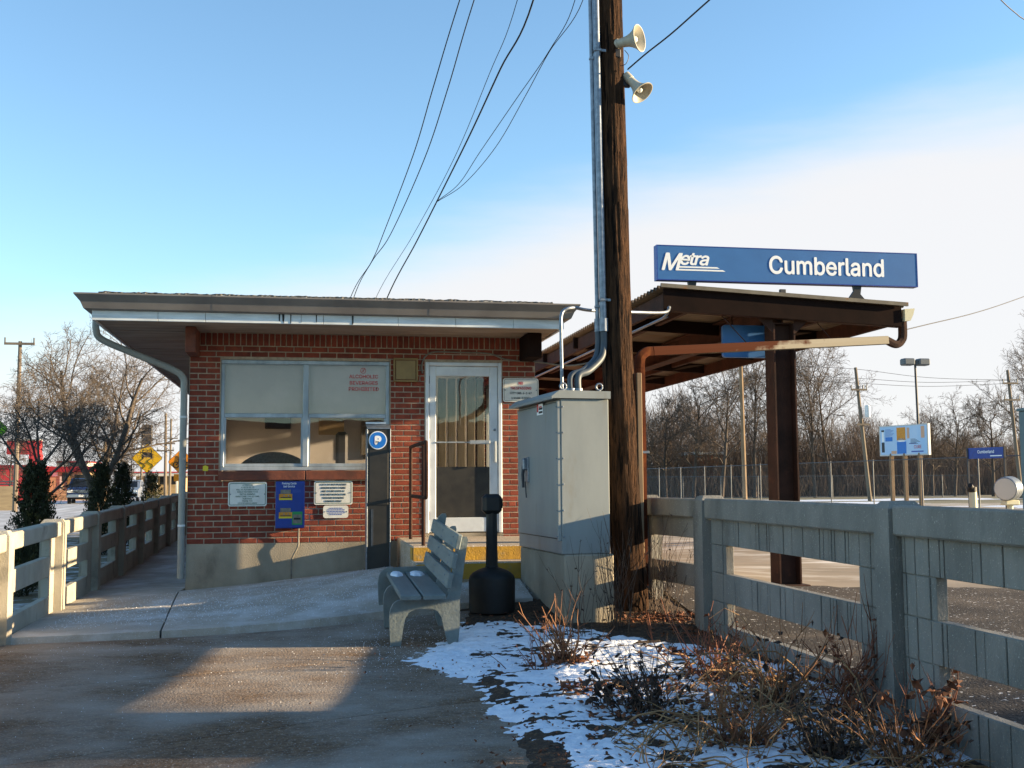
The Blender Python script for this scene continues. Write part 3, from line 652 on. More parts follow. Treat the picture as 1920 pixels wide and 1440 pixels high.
# cable over the door
m_ = MB(); m_.tube(bez([pt(*p, YW - .012) for p in [(792, 700), (791, 684), (798, 668), (815, 660), (860, 661), (905, 662), (925, 665), (945, 673), (975, 677), (1010, 679)]] + [Vector((3.3, YW - .3, 2.95)), Vector((3.9, YW - .4, 3.1))], 6), .011, 6); m_.build('cable', 'grey_panel', SB, smooth=True)
# yellow tag on the bricks
p = pt(385, 878, YW - .004); m_ = MB(); m_.prism([p + Vector((a, 0, b)) for a, b in ((-.03, -.028), (.03, -.034), (.034, .02), (0, .035), (-.028, .024))], (0, .003, 0)); m_.build('tag', 'yellow_panel', SB)

# ------------------------------------------------------------------ wall light left of the door
p0, p1 = pt(737, 672, YW), pt(783, 717, YW)
WLT = thing('wall_light', ((p0.x + p1.x) / 2, YW, p1.z), 'square tan wall light fixture in a thin frame between window and door', 'light')
m_ = MB(); m_.cspan((p0.x, YW - .05, p1.z), (p1.x, YW - .0025, p0.z), .012); m_.build('housing', 'brown_paint', WLT)
m_ = MB()
for a, b in (((p0.x, p1.z), (p1.x, p1.z + .022)), ((p0.x, p0.z - .022), (p1.x, p0.z)), ((p0.x, p1.z + .022), (p0.x + .022, p0.z - .022)), ((p1.x - .022, p1.z + .022), (p1.x, p0.z - .022))): m_.cspan((a[0], YW - .066, a[1]), (b[0], YW - .05, b[1]), .004)
m_.build('frame', 'tan_plastic', WLT)
m_ = MB(); m_.cspan((p0.x + .03, YW - .062, p1.z + .03), (p1.x - .03, YW - .051, p0.z - .03), .006); m_.build('lens', 'tan_plastic', WLT)

# ------------------------------------------------------------------ steps, handrail
SX0, SX1 = 1.12, 2.9; LZ = .842
ST = thing('entrance_steps', (SX0, 11.6, .5), 'concrete entrance landing with two yellow painted steps and salt on top', 'steps')
m_ = MB(); m_.cspan((SX0, 11.78, .2), (SX1, YW - .004, LZ), .015); m_.build('landing', 'step_concrete', ST)
m_ = MB(); m_.cspan((SX0 + .002, 11.46, .2), (SX1 - .002, 11.776, .69), .015); m_.build('step', 'step_concrete', ST)
for y, z0, z1 in ((11.78, .692, LZ - .012), (11.46, .52, .678)):
    m_ = MB(); m_.span((SX0 + .012, y - .004, z0), (SX1 - .012, y + .002, z1)); m_.build('riser_paint', 'yellow_curb', ST)
m_ = MB(); m_.span((SX0 - .003, 11.78, .70), (SX0 + .004, 12.0, LZ - .015)); m_.build('riser_paint', 'yellow_curb', ST)
HR = thing('handrail', (1.25, 12.5, LZ), 'brown pipe handrail standing on the landing left of the door', 'handrail')
r = .021
for y in (13.36, 11.92):
    m_ = MB(); m_.tube([(1.25, y, LZ), (1.25, y, 1.90)], r, 10); m_.build('post', 'steel_brown', HR, smooth='auto')
m_ = MB(); m_.tube(bez([(1.25, 13.36, 1.86), (1.25, 13.34, 1.915), (1.25, 13.25, 1.93), (1.25, 11.9, 1.93), (1.25, 11.69, 1.925), (1.25, 11.65, 1.87), (1.25, 11.64, 1.42), (1.25, 11.69, 1.355), (1.25, 11.9, 1.35), (1.25, 13.36, 1.35)], 5), r, 10); m_.build('rail', 'steel_brown', HR, smooth='auto')

# ------------------------------------------------------------------ pay station
PS = thing('parking_pay_station', (.87, 13.35, .45), 'tall dark metal parking pay station with round blue P badge below the window', 'pay station')
x0, x1, ya, yb, zb = .735, .993, 13.25, 13.54, .47
m_ = MB(); m_.prism([(x0, ya, zb), (x0, yb, zb), (x0, yb, 2.20), (x0, ya, 2.14)], (x1 - x0, 0, 0)); m_.build('body', 'pay_station', PS)
m_ = MB(); m_.cspan((x0 - .012, ya - .006, zb + .01), (x0 - .001, yb, 2.15), .003); m_.cspan((x1 + .001, ya - .006, zb + .01), (x1 + .01, yb, 2.15), .003); m_.build('side_trim', 'galvanised', PS)
m_ = MB(); m_.prism([(x0 - .01, ya - .01, 2.141), (x0 - .01, yb, 2.201), (x0 - .01, yb, 2.212), (x0 - .01, ya - .01, 2.152)], (x1 - x0 + .02, 0, 0)); m_.build('lid', 'galvanised', PS)
m_ = MB(); m_.span((x0 - .012, yb - .03, 2.213), (x1 - .03, yb, 2.235)); m_.build('lid_edge', 'white_paint', PS)
m_ = MB(); m_.cspan((x0 + .02, ya - .008, 1.25), (x1 - .02, ya - .0, 1.9), .003); m_.build('front_panel', 'pay_station', PS)
for xx in (x0 + .045, x0 + .06):
    m_ = MB(); m_.span((xx, ya - .004, zb + .3), (xx + .004, ya + .001, 1.2)); m_.build('trim_strip', 'galvanised', PS)
m_ = MB(); m_.cspan((x0 - .02, ya - .02, zb - .08), (x1 + .02, yb, zb + .03), .01); m_.build('base', 'black_plastic', PS)
p = pt(708.5, 825.5, ya - .01)
rotx = lambda q: Matrix.Translation(q) @ Matrix.Rotation(R(90), 4, 'X')
m_ = MB(); m_.lathe([(.107, 0), (.107, .004)], 36, rotx(p)); BDG = m_.build('badge', 'white_letters', PS)
m_ = MB(); m_.lathe([(.096, .004), (.096, .006)], 36, rotx(p)); m_.build('badge_face', 'p_blue', BDG)
text('P', .165, 'white_letters', BDG, facing(p + Vector((0, -.0075, 0))), bold=.05)

# ------------------------------------------------------------------ notices on the wall
def plate(name, px0, py0, px1, py1, label, y=YW - .02, m='white_sign', r=.025, th=.004):
    a, b = pt(px0, py0, y), pt(px1, py1, y); w, h = b.x - a.x, a.z - b.z; c = Vector(((a.x + b.x) / 2, y, (a.z + b.z) / 2))
    t_ = thing(name, (c.x, YW, b.z), label, 'sign')
    q = MB(); q.prism(rrect(c.x, c.z, w, h, r, y), (0, th, 0)); q.build('plate', m, t_)
    for sx in (-1, 1):
        q = MB(); q.lathe([(.009, 0), (.009, YW - y - th)], 8, Matrix.Translation((c.x + sx * w * .42, y + th, c.z)) @ Matrix.Rotation(R(-90), 4, 'X')); q.lathe([(.008, 0), (.006, .004)], 8, rotx((c.x + sx * w * .44, y - .0005, c.z))); q.build('screw', 'galvanised', t_)
    return t_, c, w, h, y
def border(t_, c, w, h, y, m, inset=.014, wd=.006, r=.02):
    o = rrect(c.x, c.z, w - 2 * inset, h - 2 * inset, r, y - .0016); i = rrect(c.x, c.z, w - 2 * inset - 2 * wd, h - 2 * inset - 2 * wd, max(.004, r - wd), y - .0016)
    q = MB(); n = len(o)
    for k in range(n): q.quad(o[k], o[(k + 1) % n], i[(k + 1) % n], i[k])
    q.build('border', m, t_)
def lines(t_, c, w, h, y, rows, m, size, bold=.004, xs=1.0, top=.42, pitch=None):
    pitch = pitch or h * .84 / len(rows)
    for k, s in enumerate(rows):
        ss = size[k] if isinstance(size, (list, tuple)) else size
        text(s, ss, m[k] if isinstance(m, list) else m, t_, facing((c.x, y - .002, c.z + h * top - pitch * (k + .5))), bold=bold, xs=xs)
A = plate('notice_sign', 428, 904, 500, 949, 'white notice with green lettering on wall left of blue dispenser')
border(*A, 'green_letters'); lines(*A, ['ATTENTION', 'A FEE OF $1.75', 'WILL BE AUTOMATICALLY', 'DEDUCTED FROM YOUR', 'INITIAL PARKING', 'DEBIT CARD / VALUE CARD', 'PURCHASE', 'THANK YOU', 'CITY OF DES PLAINES'], 'green_letters', .031, .003, .95)
B = plate('notice_sign', 589, 902, 661, 946, 'white notice about green debit cards on wall right of blue dispenser')
border(*B, 'green_letters'); lines(*B, ['CITY OF DES PLAINES', 'GREEN DEBIT CARDS', 'ARE TO BE USED AT', 'THE METROPOLITAN', 'SQUARE PARKING', 'GARAGE ONLY'], 'dark_letters', .046, .004, .9)
Cn = plate('notice_sign', 606, 948, 653, 971, 'small white notice with blue print under the debit card notice', r=.03)
for k, (w_, dx) in enumerate(((.17, .01), (.2, 0), (.21, 0), (.2, .01), (.15, 0))):      # print too small to read
    q = MB(); random.seed(k + 3); x = Cn[1].x - w_ / 2 + dx
    while x < Cn[1].x + w_ / 2 + dx - .02:
        wd = random.uniform(.012, .034); q.span((x, Cn[4] - .0025, Cn[1].z + .038 - k * .019), (x + wd, Cn[4] - .001, Cn[1].z + .048 - k * .019)); x += wd + .006
    q.build('print', 'blue_letters', Cn[0])
NT = plate('no_trespassing_sign', 943, 709, 1010, 754, 'white no trespassing notice on the brick right of the door', r=.03)
border(*NT, 'dark_letters', wd=.004); lines(*NT, ['NO', 'TRESPASSING', 'CITY ORD. 6-1-47', '1:30AM-5:00AM'], ['red_letters', 'red_letters', 'dark_letters', 'dark_letters'], [.066, .064, .05, .05], .014, .86, top=.40)

# ------------------------------------------------------------------ blue card dispenser
a, b = pt(517, 902.5, YW - .17), pt(571, 990, YW - .17); c = (a + b) / 2; w, h = b.x - a.x, a.z - b.z; y = YW - .17
CD = thing('card_dispenser', (c.x, YW, b.z), 'dark blue parking card dispenser box on the brick under the window', 'dispenser')
m_ = MB(); m_.cspan((a.x, y, b.z), (b.x, YW - .003, a.z), .008); m_.build('body', 'dark_blue_sign', CD)
def pnl(x0, z0, x1, z1, m, name='panel', d=.004, par=None):
    q = MB(); q.span((c.x + x0 * w, y - d, c.z + z0 * h), (c.x + x1 * w, y + .001, c.z + z1 * h)); return q.build(name, m, par or CD)
for zc in (.22, -.17):
    P1 = pnl(-.38, zc - .12, .07, zc + .01, 'orange_panel'); pnl(-.38, zc - .12, .07, zc - .085, 'yellow_panel', 'label', .005, P1); pnl(-.33, zc + .012, .02, zc + .10, 'grey_panel', 'slot')
    for dx in (-.21, -.06):
        q = MB(); q.lathe([(.008, 0), (.007, .008)], 10, rotx((c.x + dx * w, y - .004, c.z + (zc - .03) * h))); q.build('button', 'galvanised', P1)
    pnl(-.33, zc - .075, .03, zc - .055, 'dark_letters', 'print', .006, P1)
P2 = pnl(.07, -.43, .42, -.15, 'green_panel'); pnl(.1, -.4, .39, -.21, 'grey_panel', 'reader', .006, P2); pnl(.13, -.32, .36, -.28, 'black_letters', 'slot', .008, P2)
text('Parking Cards', .045, 'white_letters', CD, facing((c.x - .04 * w, y - .002, c.z + .455 * h)), bold=.012, xs=.82); text('Self Service', .042, 'white_letters', CD, facing((c.x - .04 * w, y - .002, c.z + .39 * h)), bold=.012, xs=.82)
for k in range(3): pnl(.08, .31 - k * .022, .36, .317 - k * .022, 'blue_letters', 'print', .003)
q = MB(); q.tube(bez([(c.x + .1, y + .1, b.z + .02), (c.x + .1, y + .12, b.z - .12), (c.x + .095, YW - .06, b.z - .22), (c.x + .03, YW - .045, b.z - .36), (c.x + .02, YW - .04, b.z - .46), (c.x + .02, YW - .03, .36)], 8), .011, 8); q.build('cable', 'grey_panel', CD, smooth=True)
# ------------------------------------------------------------------ bench
BX, BY, BZ = 0.0, 0.0, 0.0
BN = thing('park_bench', (.98, 10.1, .2), 'grey slatted park bench facing the walk with two snow patches on its seat', 'bench')
def support(yc, zb):
    """one moulded leg frame: front leg curving into the seat rail, rear leg running up into the back"""
    prof = [(.715, 0), (.80, 0), (.815, .12), (.835, .22), (.87, .275), (.93, .30), (1.04, .30), (1.10, .28), (1.135, .23), (1.16, .12), (1.195, 0), (1.275, 0), (1.29, .15), (1.29, .36), (1.31, .52), (1.335, .70), (1.36, .86), (1.352, .885), (1.325, .885), (1.295, .865), (1.275, .83), (1.262, .78),
            (1.235, .62), (1.205, .47), (1.18, .385), (.80, .375), (.765, .365), (.735, .34), (.715, .30), (.705, .24), (.708, .12)]
    q = MB(); th = .065
    for s_, e in ((0, 1), ):
        q.prism([(x, yc - th / 2, zb + z) for x, z in prof], (0, th, 0))
    return q.build('leg', 'bench_plastic', BN)
for yc in (9.42, 10.14, 10.86): support(yc, G(.95, yc) + .0)
_bz = lambda y: .185 + (y - 9.35) * .04
def plank(xc, zc, w, t, tilt, name):
    q = MB(); M = Matrix.Rotation(math.atan(.04), 3, 'X') @ Matrix.Rotation(tilt, 3, 'Y'); y = 10.12
    q.cbox((xc, y, _bz(y) + zc), (w, 1.82, t), .007, M); return q.build(name, 'bench_plastic', BN)
plank(.865, .392, .165, .042, 0, 'seat_slat'); plank(1.06, .392, .19, .042, R(0), 'seat_slat')
for xc, zc in ((1.185, .52), (1.222, .68), (1.258, .835)):
    plank(xc, zc, .042, .125, R(12), 'back_slat')
    for yc in (9.42, 10.14, 10.86):
        for dz in (-.03, .03):
            q = MB(); q.lathe([(.008, 0), (.006, .006)], 8, Matrix.Translation((xc - .022 + dz * .2, yc, _bz(yc) + zc + dz)) @ Matrix.Rotation(R(-90), 4, 'Y')); q.build('bolt', 'galvanised', BN)
for k, (x, w) in enumerate(((.86, .11), (1.05, .13))):
    q = MB(); random.seed(k); n = 18; y = 10.62; z = _bz(y) + .4125; rr = [1 + random.uniform(-.16, .16) for _ in range(n)]
    ring = lambda s_, h: [(x + w / 2 * s_ * rr[i] * math.cos(2 * math.pi * i / n), y + .16 * s_ * rr[i] * math.sin(2 * math.pi * i / n), z + .04 * (.16 * s_ * rr[i] * math.sin(2 * math.pi * i / n)) + h) for i in range(n)]
    q.v = ring(1, 0) + ring(.9, .014) + ring(.6, .024) + [(x, y, z + .027)]
    q.f = [(j * n + i, j * n + (i + 1) % n, (j + 1) * n + (i + 1) % n, (j + 1) * n + i) for j in range(2) for i in range(n)] + [(2 * n + i, 2 * n + (i + 1) % n, 3 * n) for i in range(n)]
    o = q.build('snow_patch', 'snow', smooth=True); tag(o, ('snow patch on the outer front slat of the bench seat', 'snow patch on the inner seat slat nearest the bench back')[k], 'snow')

# ------------------------------------------------------------------ cigarette receptacle
cx, cy = 1.735, 10.43; cz = G(cx, cy)
CR = thing('cigarette_receptacle', (cx, cy, cz), 'black bottle shaped cigarette receptacle between bench and grey cabinet', 'ash bin')
M = Matrix.Translation((cx, cy, cz))
q = MB(); q.lathe([(.19, 0), (.21, .015), (.213, .04), (.216, .2), (.217, .30), (.214, .315), (.214, .322), (.205, .345), (.18, .372), (.14, .395), (.095, .412), (.055, .425)], 32, M); q.build('base', 'black_plastic', CR, smooth='auto')
q = MB(); q.lathe([(.066, .41), (.058, .44), (.054, .6), (.052, .95)], 8, M); q.build('neck', 'black_plastic', CR)
q = MB(); q.cbox((cx, cy, cz + 1.01), (.185, .15, .185), .035); q.build('head', 'black_plastic', CR)
q = MB(); Mh = Matrix.Translation((cx + .0935, cy, cz + 1.015)) @ Matrix.Rotation(R(90), 4, 'Y')
q.lathe([(.048, -.002), (.048, .006), (.036, .006), (.034, -.002)], 20, Mh, cap=False); q.build('hole_rim', 'black_plastic', CR)
q = MB(); q.lathe([(.035, 0), (.035, .003)], 20, Mh); q.build('hole', 'tar', CR)

# ------------------------------------------------------------------ electrical cabinet on its concrete pad
CX0, CX1, CY0, CY1, CZ0, CZ1 = 2.295, 2.755, 9.93, 11.38, .852, 2.262
q = MB(); q.cspan((CX0 + .02, CY0 - .01, -.05), (CX1 + .03, CY1 + .03, CZ0 - .003), .012); _T = Matrix.Translation((CX0, CY0, 0)) @ Matrix.Rotation(R(4.6), 4, 'Z') @ Matrix.Translation((-CX0, -CY0, 0)); q.v = [tuple(_T @ Vector(v)) for v in q.v]; o = q.build('concrete_pad', 'concrete')
tag(o, 'tall rough concrete pad carrying the grey electrical cabinet', 'pad')
EC = thing('electrical_cabinet', (CX0, CY0, CZ0), 'large grey steel electrical cabinet with sloped lid beside the wooden pole', 'cabinet')
q = MB(); q.cspan((CX0, CY0, CZ0), (CX1, CY1, CZ1), .006); q.build('body', 'cabinet_paint', EC)
q = MB(); q.prism([(CX0 - .095, CY0 - .03, CZ1 - .005), (CX0 - .095, CY0 - .03, CZ1 + .02), (CX0 - .02, CY0 - .03, CZ1 + .075), (CX1 + .012, CY0 - .03, CZ1 + .07), (CX1 + .012, CY0 - .03, CZ1 + .002), (CX0 - .08, CY0 - .03, CZ1 + .002)], (0, CY1 - CY0 + .06, 0)); q.build('lid', 'cabinet_paint', EC)
q = MB(); q.cspan((CX0 - .022, CY0 + .05, CZ0 + .14), (CX0 - .001, CY1 - .05, CZ1 - .03), .006); DR = q.build('door', 'cabinet_paint', EC)
q = MB(); q.span((CX0 - .004, CY0 + .042, CZ0 + .132), (CX0 + .001, CY1 - .042, CZ1 - .022)); q.build('seam_shadow', 'dark_grey', EC)  # dark strip draws the shadow line in the gap round the door
q = MB(); q.cspan((CX0 - .034, CY0 + .004, CZ0 + .12), (CX0 - .001, CY0 + .045, CZ1 - .02), .004); q.build('hinge_strip', 'cabinet_paint', EC)
for k in range(6):
    z = CZ0 + .16 + k * .235
    q = MB(); q.lathe([(.008, 0), (.008, .006), (.005, .009)], 8, rotx((CX0 + .018, CY0 - .0005, z))); q.build('bolt', 'galvanised', EC)
    q = MB(); q.lathe([(.007, 0), (.006, .007)], 8, Matrix.Translation((CX0 - .034, CY0 + .025, z)) @ Matrix.Rotation(R(-90), 4, 'Y')); q.build('bolt', 'galvanised', EC)
ph = pX(1003, 880, CX0 - .03)
q = MB(); q.cspan((CX0 - .036, ph.y - .06, ph.z - .13), (CX0 - .022, ph.y + .06, ph.z + .12), .004)
q.cbox((CX0 - .05, ph.y, ph.z + .05), (.06, .07, .12), .016); H = q.build('handle', 'galvanised', DR)
q = MB(); q.tube([(CX0 - .06, ph.y, ph.z + .05), (CX0 - .075, ph.y - .005, ph.z - .05), (CX0 - .07, ph.y - .01, ph.z - .18)], [.02, .016, .013], 8); q.tube([(CX0 - .05, ph.y - .01, ph.z - .12), (CX0 - .04, ph.y - .012, ph.z - .28)], .006, 6); q.build('lever', 'dark_grey', DR)
ps = pX(1021, 768, CX0 - .024); Ms = Matrix.Translation(ps) @ Matrix.Rotation(R(-90), 4, 'Z') @ Matrix.Rotation(R(90), 4, 'X')
q = MB(); q.cbox(ps, (.002, .20, .105), .0005); STK = q.build('sticker', 'white_letters', DR)
q = MB(); q.box(ps + Vector((-.0015, .07, .015)), (.001, .05, .075)); q.box(ps + Vector((-.0015, -.02, .024)), (.001, .1, .012)); q.build('sticker_red', 'red_letters', STK)
q = MB()
for k in range(2): q.box(ps + Vector((-.0015, -.03, .006 - k * .034)), (.001, .12, .02))
q.build('sticker_print', 'black_letters', STK)
for yy, xx in ((9.98, CX0 + .04), (9.98, CX1 - .07)):
    q = MB(); c0 = Vector((xx, yy, CZ1 + .115)); q.tube([c0 + Vector((.03 * math.cos(a), 0, .03 * math.sin(a))) for a in [2 * math.pi * k / 18 for k in range(19)]], .0095, 8); q.tube([(xx, yy, CZ1 + .07), (xx, yy, CZ1 + .088)], .012, 8); q.build('eye_bolt', 'galvanised', EC, smooth=True)

EC.rotation_euler = (0, 0, R(4.6))       # stands slightly askew to the building
# ------------------------------------------------------------------ wooden utility pole with conduits and horns
def polec(z): return Vector((3.085 - .105 * min(1, max(0, (z - .2) / 2.6)) - .01 * max(0, z - 2.8), 10.45, z))
def poler(z): return .172 - .012 * min(2.6, z) * .75 - .004 * max(0, z - 2.6)
UP = thing('utility_pole', (3.085, 10.45, .2), 'thick weathered wooden utility pole in front of the canopy', 'pole')
def polepart(z0, z1, seg, nn=40):
    q = MB(); rows = int((z1 - z0) / seg); random.seed(4)
    def fn(u, v):
        z = z0 + (z1 - z0) * v; a = 2 * math.pi * u; c = polec(z)
        s_ = noise.fractal(Vector((math.cos(a) * 2.6, math.sin(a) * 2.6, z * .55)), 1, 2, 4); g_ = noise.noise(Vector((math.cos(a) * 11, math.sin(a) * 11, z * .9)))
        g2 = noise.noise(Vector((math.cos(a) * 19, math.sin(a) * 19, z * 2.3))); rr = poler(z) + .006 * s_ + .0045 * g_ - (.009 if g_ > .3 else 0) + .003 * g2 - (.006 if g2 > .38 else 0)
        return (c.x + rr * math.cos(a), c.y + rr * math.sin(a), z)
    q.grid(fn, nn, rows); return q
polepart(-.1, 9.2, .028, 84).build('shaft', 'pole_wood', UP, smooth=True)
q = MB(); q.cbox((2.96, 10.45, 8.6), (2.4, .1, .12), .01); q.build('crossarm', 'wood_grey', UP)
q = MB(); q.cspan((3.15, 10.36, .15), (3.20, 10.41, 2.55), .006); q.build('stake', 'wood_grey', UP)
def along(dx, dy, z): c = polec(z); return Vector((c.x + dx, c.y + dy, z))
conds = []
for k, (dx, dy, rr, lab) in enumerate(((-.205, -.06, .020, 'thin outer galvanised conduit running up the left side of the wooden pole'), (-.155, -.09, .034, 'thick inner galvanised conduit running up the wooden pole'))):
    t_ = thing('conduit', along(dx, dy, 2.9), lab, 'conduit', 'conduits on the pole')
    zz = np.linspace(2.95, 9.0, 14); q = MB(); q.tube([along(dx + .0, dy, z) for z in zz], rr, 10); q.build('pipe', 'galvanised', t_, smooth='auto')
    e = along(dx, dy, 2.95); top = CZ1 + .07; ex = 2.44 + k * .07
    q = MB(); q.tube([e + Vector((0, 0, -.005)), e + Vector((0, 0, .12))], rr + .012, 12); q.build('coupling', 'galvanised', t_, smooth='auto')
    q = MB(); q.tube(bez([e, e + Vector((0, 0, -.14)), e + Vector((-.04, -.04, -.27)), Vector(((e.x + ex) / 2 - .03, 10.25 - .04, 2.55)), Vector((ex + .01, 10.16, top + .16)), Vector((ex, 10.14, top))], 8), .028 if k == 0 else .034, 12); q.build('flexible_hose', 'grey_conduit', t_, smooth=True)
    q = MB(); q.tube([(ex, 10.14, top), (ex, 10.14, top + .04)], .045, 12); q.build('fitting', 'galvanised', t_, smooth='auto')
    for z in ((3.25, 5.73, 7.6) if k else (3.19, 5.66)):
        q = MB(); c = along(dx, dy, z); q.cbox(c + Vector((.045, -.01, 0)), (.16 if k else .09, .03, .028), .003); q.cbox(c, (rr * 2.3, rr * 2.3, .03), .006); q.build('strap', 'galvanised', t_)
tc = thing('conduit', (2.40, 10.3, CZ1 + .07), 'slender conduit rising from the cabinet lid and bending over to the canopy', 'conduit')
a1 = pt(1256, 578, 11.62)
q = MB(); q.tube(bez([(2.395, 10.3, CZ1 + .07), (2.39, 10.3, 2.9), (2.39, 10.3, 3.05), (2.42, 10.32, 3.13), (2.52, 10.36, 3.17), (2.75, 10.62, 3.19), Vector((3.1, 10.85, 3.22)), Vector((3.75, 11.35, 3.3)), a1 + Vector((-.03, -.06, 0)), a1 + Vector((0, .05, -.01)), a1 + Vector((0, .22, -.07)), Vector((3.95, 12.6, 3.33)), Vector((3.95, 20, 3.33))], 8), .0165, 8); q.build('pipe', 'galvanised', tc, smooth=True)
def horn(loc, aim, label, size=1.0, ell=1.0):
    t_ = thing('horn_loudspeaker', loc, label, 'loudspeaker', 'horns on the pole')
    d = Vector(aim).normalized(); M = Matrix.Translation(loc) @ d.to_track_quat('Z', 'Y').to_matrix().to_4x4() @ Matrix.Diagonal((size, size, size, 1))
    prof = [(.040, 0), (.043, .04), (.05, .09), (.064, .13), (.085, .165), (.108, .19), (.118, .203), (.124, .205), (.124, .212), (.116, .212)]
    inn = [(.108, .2), (.085, .175), (.06, .14), (.045, .1), (.036, .06)]
    q = MB(); q.lathe(prof + inn, 32, M, cap=False); q.build('bell', 'horn', t_, smooth='auto')
    q = MB(); q.lathe([(.03, -.085), (.044, -.08), (.046, 0), (.04, .004)], 20, M); q.build('driver', 'horn', t_, smooth='auto')
    q = MB(); q.lathe([(.020, .07), (.026, .13), (.028, .17), (.02, .182), (0.004, .186)], 16, M); q.build('phase_plug', 'white_paint', t_, smooth=True)
    return t_, M
h1 = pt(1160, 82, 10.33); t_, M = horn(h1, (.74, -.68, .03), 'upper beige horn loudspeaker on the pole pointing right', 1.08)
q = MB(); q.cbox(h1 + Vector((-.03, .01, -.1)), (.1, .05, .09), .01); q.tube(bez([h1 + Vector((.06, .0, -.06)), h1 + Vector((.1, 0, -.12)), h1 + Vector((.07, 0, -.2)), h1 + Vector((.0, .03, -.22))], 6), .004, 5); q.build('bracket', 'dark_grey', t_)
h2 = pt(1182, 150, 10.36); t_, M = horn(h2, (.5, -.5, -.85), 'lower beige horn loudspeaker on the pole tilted down', .98)
q = MB(); q.cbox(h2 + Vector((-.03, .05, .0)), (.09, .05, .12), .01); q.build('bracket', 'dark_grey', t_)

# ------------------------------------------------------------------ overhead wires
def wire(pxs, r, label, tail=None, head=None):
    P = [pt(x, y, Y) for x, y, Y in pxs]
    if head: P = [Vector(head)] + P
    if tail: P = P + [Vector(tail)]
    q = MB(); q.tube(bez(P, 8), r, 5); o = q.build('overhead_wire', 'wire', smooth=True); tag(o, label, 'wire', 'overhead wires'); return o
wire([(862, 0, 12), (812, 165, 13), (775, 290, 14.5), (722, 430, 17), (697, 490, 18.5), (658, 556, 20)], .007, 'leftmost twisted wire running down to the station roof', (.4, 21, 3.55), (2.2, 10.5, 8.6))
wire([(889, 0, 12), (840, 165, 13), (795, 300, 14.5), (732, 440, 17), (697, 491, 18.5), (664, 556, 20)], .007, 'second twisted wire from the left, merging with its neighbour above the roof', (.5, 21, 3.55), (2.35, 10.5, 8.6))
wire([(970, 0, 12), (917, 140, 13), (850, 300, 15), (775, 440, 17.5), (706, 556, 20)], .0045, 'thin single wire in the middle of the roof wires', (.8, 21, 3.55), (2.6, 10.5, 8.6))
wire([(1000, 0, 12), (938, 130, 13), (880, 255, 14.5), (820, 376, 16.5), (780, 455, 18), (727, 556, 20)], .011, 'thickest black cable running down to the station roof', (1, 21, 3.55), (2.75, 10.5, 8.6))
wire([(1078, 0, 12), (1030, 95, 12.6), (965, 190, 13.5), (900, 285, 14.8), (860, 345, 15.8), (820, 377, 16.5)], .005, 'upper of two thin wires joining the thick cable from the right', None, (2.85, 10.5, 7.6))
wire([(1093, 0, 12), (1030, 97, 12.6), (985, 180, 13.4), (930, 275, 14.7), (870, 345, 15.8), (820, 378, 16.5)], .005, 'lower of two thin wires joining the thick cable from the right', None, (2.95, 10.5, 7.5))
wire([(1177, 130, 10.3), (1212, 100, 10.0), (1260, 62, 9.6), (1330, 0, 9.0), (1480, -130, 8)], .008, 'black wire leaving the pole at the horns toward upper right')
wire([(1690, 620, 11.75), (1740, 608, 12.4), (1830, 586, 13.6), (1920, 556, 15), (2100, 490, 18)], .006, 'thin wire leaving the canopy end to the right')
wire([(1850, -30, 14), (1880, 3, 14.2), (1905, 25, 14.4), (1930, 42, 14.6), (2050, 110, 15.5)], .008, 'short piece of black wire crossing the upper right corner')
# ------------------------------------------------------------------ platform canopy
YC0, YC1 = 11.62, 37.0
A = pt(1241, 538, YC0); Bq = pt(1698, 574, YC0)
KX0, KX1 = A.x, Bq.x; KZ0, KZ1 = A.z, Bq.z
def kz(x): return KZ0 + (KZ1 - KZ0) * (x - KX0) / (KX1 - KX0)
CN = thing('platform_canopy', (5.3, 11.85, .33), 'long brown steel platform canopy with corrugated roof beside the station', 'canopy')
q = MB(); n = int((YC1 - YC0) / .125) * 8; x0, x1 = KX0, KX1 + .02
vs = []
for k in range(n + 1):
    y = YC0 + (YC1 - YC0) * k / n; dz = .024 * math.sin(2 * math.pi * (y - YC0) / .125)
    for x in (x0, x1): vs.append((x, y, kz(x) + dz + .02))
for k in range(n + 1):
    y = YC0 + (YC1 - YC0) * k / n; dz = .024 * math.sin(2 * math.pi * (y - YC0) / .125)
    for x in (x0, x1): vs.append((x, y, kz(x) + dz + .0185))
N = 2 * (n + 1)
q.add(vs, [(2 * k, 2 * k + 1, 2 * k + 3, 2 * k + 2) for k in range(n)] + [(N + 2 * k, N + 2 * k + 2, N + 2 * k + 3, N + 2 * k + 1) for k in range(n)] + [(2 * k, 2 * k + 2, N + 2 * k + 2, N + 2 * k) for k in range(n)] + [(2 * k + 1, N + 2 * k + 1, N + 2 * k + 3, 2 * k + 3) for k in range(n)])
q.build('roof_sheet', 'corrugated', CN)
def xbeam(y, d, w, drop, m, name, xa=KX0 + .03, xb=KX1 - .03):
    q = MB()
    for yy, t in ((y, w),):
        q.prism([(xa, yy, kz(xa) - .005), (xb, yy, kz(xb) - .005), (xb, yy, kz(xb) - d * .92), (xa, yy, kz(xa) - d)], (0, t, 0))
    return q.build(name, m, CN)
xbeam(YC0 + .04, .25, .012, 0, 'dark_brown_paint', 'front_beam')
q = MB(); q.prism([(KX0 + .03, YC0 + .053, kz(KX0) - .25), (KX1 - .03, YC0 + .053, kz(KX1) - .232), (KX1 - .03, YC0 + .053, kz(KX1) - .22), (KX0 + .03, YC0 + .053, kz(KX0) - .238)], (0, .1, 0)); q.build('front_beam_flange', 'steel_brown', CN)
